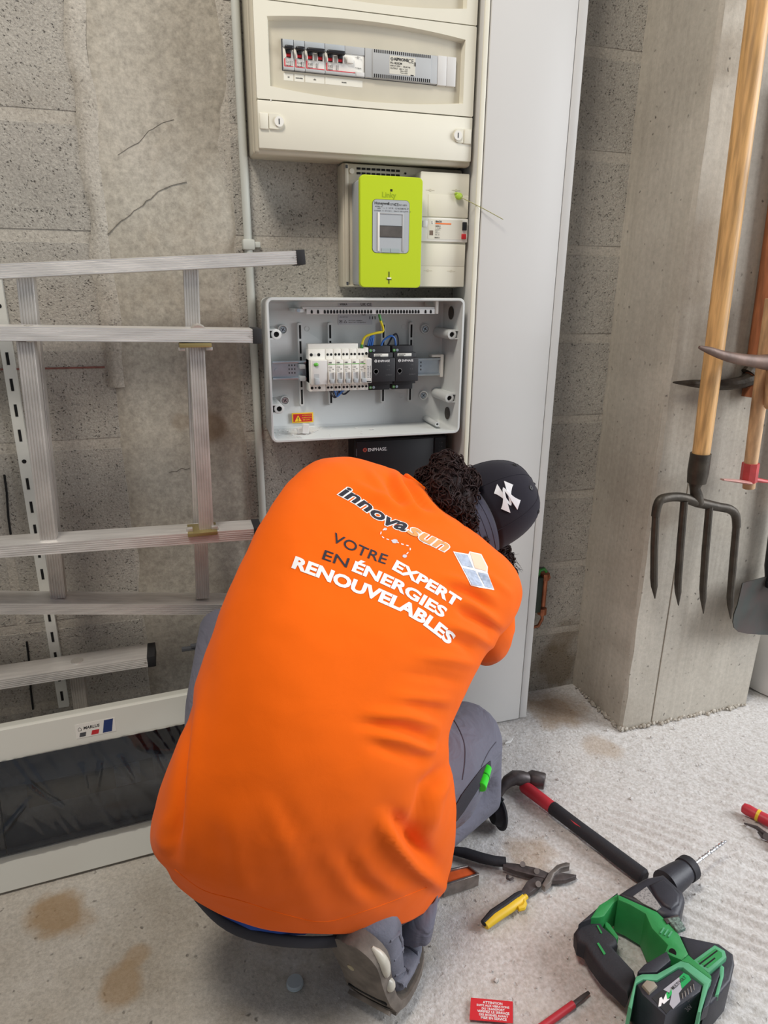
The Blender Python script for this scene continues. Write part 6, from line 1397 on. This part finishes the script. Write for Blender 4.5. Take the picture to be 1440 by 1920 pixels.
# --- red screwdriver in front
s3_ = thing('red_screwdriver', 'thin red insulated screwdriver with black tip at the bottom edge', 'screwdriver', Z(560, 1140, 0))
a, b, c = Z(660, 1070, 0.005), Z(592, 1122, 0.006), Z(380, 1276, 0.007)
MB().tube([c, b, b.lerp(a, 0.02)], [0.0062, 0.0058, 0.0045], 14).build('sleeve', M['tred'], s3_)
MB().tube([b, b.lerp(a, 0.6), a], [0.0040, 0.0040, 0.0028], 10, True, 0.7).build('tip', M['toolsteel_d'], s3_)
MB().tube([c, c+(c-b).normalized()*0.02, c+(c-b).normalized()*0.10], [0.008, 0.013, 0.013], 16).build('handle', M['tred'], s3_)
# --- red warning card
q = [Z(146, 1094, 0.004), Z(329, 1111, 0.004), Z(329, 1206, 0.004), Z(140, 1190, 0.004)]
wc = thing('red_warning_card', 'small red card with white lettering lying on the floor', 'card', (q[0]+q[2])/2)
MB().prism(q, (0, 0, 0.0008)).build('card', mat('card_red', (206, 38, 48), 0.55), wc)
ex = (q[1]-q[0]).normalized(); ey = V(-ex.y, ex.x, 0); wd_ = (q[1]-q[0]).length; hh_ = (q[0]-q[3]).length
cy = 0
lines = [('ATTENTION', 0.0125), ('SUITE AUX VIBRATIONS', 0.0082), ('DU TRANSPORT', 0.0082), ('VERIFIEZ LE SERRAGE', 0.0082), ('DES BORNES AVANT', 0.0082), ('MISE EN SERVICE', 0.0082)]
rows = []; y_ = -hh_*0.22
for (tx, s), fw in zip(lines, (0.46, 0.77, 0.54, 0.75, 0.68, 0.60)):
    tw = max(p[0] for p in text2d(tx, 1.0)[0]); rows.append((tx, wd_*0.5+0.001, y_, min(fw*wd_/tw, hh_*0.17), 0.025, 0, 'CENTER')); y_ -= hh_*0.138
printed('card_print', rows, M['white_ink'], wc, q[0]+V(0, 0, 0.0012), ex, ey)
# --- clear plastic cap on the floor, white scrap
cpc = atZ(553, 1846)
pc = thing('plastic_cap', 'small round translucent plastic cap on the floor left of the shoe', 'cap', cpc)
MB().lathe([(0.0135, 0.002), (0.0135, 0.007), (0.0125, 0.0085), (0.001, 0.0088)], cpc, (0, 0, 1), 24).build('disc', mat('milky_plastic', (206, 216, 220), 0.3, trans=0.3), pc)
MB().lathe([(0.0142, 0.0015), (0.0142, 0.0035)], cpc, (0, 0, 1), 24).build('rim', mat('milky_rim', (190, 204, 208), 0.3), pc)
c = atZ(955, 1394)
ps_ = thing('paper_scrap', 'tiny white scrap on the floor beside the knee', 'scrap', c)
MB().prism([c+V(-0.014, -0.004, 0.004), c+V(0.004, -0.001, 0.003), c+V(0.016, 0.010, 0.003), c+V(0.002, 0.004, 0.003)], (0, 0, 0.005)).build('scrap', M['white'], ps_)
# loose grit and dust crumbs on the floor
mb = MB(); random.seed(5)
for k in range(700):
    x, y = random.uniform(0.15, 1.5), random.uniform(-0.95, -0.06); r = random.uniform(0.0006, 0.0020) if random.random() < 0.93 else random.uniform(0.002, 0.0045)
    res = bmesh.ops.create_icosphere(mb.bm, subdivisions=1, radius=r)
    for v in res['verts']: v.co = Vector((v.co.x*random.uniform(0.8, 1.4), v.co.y*random.uniform(0.8, 1.4), v.co.z*0.7))+V(x, y, 0.0015)
tag(mb.build('floor_grit', M['floor'], slab, True, 0), kind='stuff')
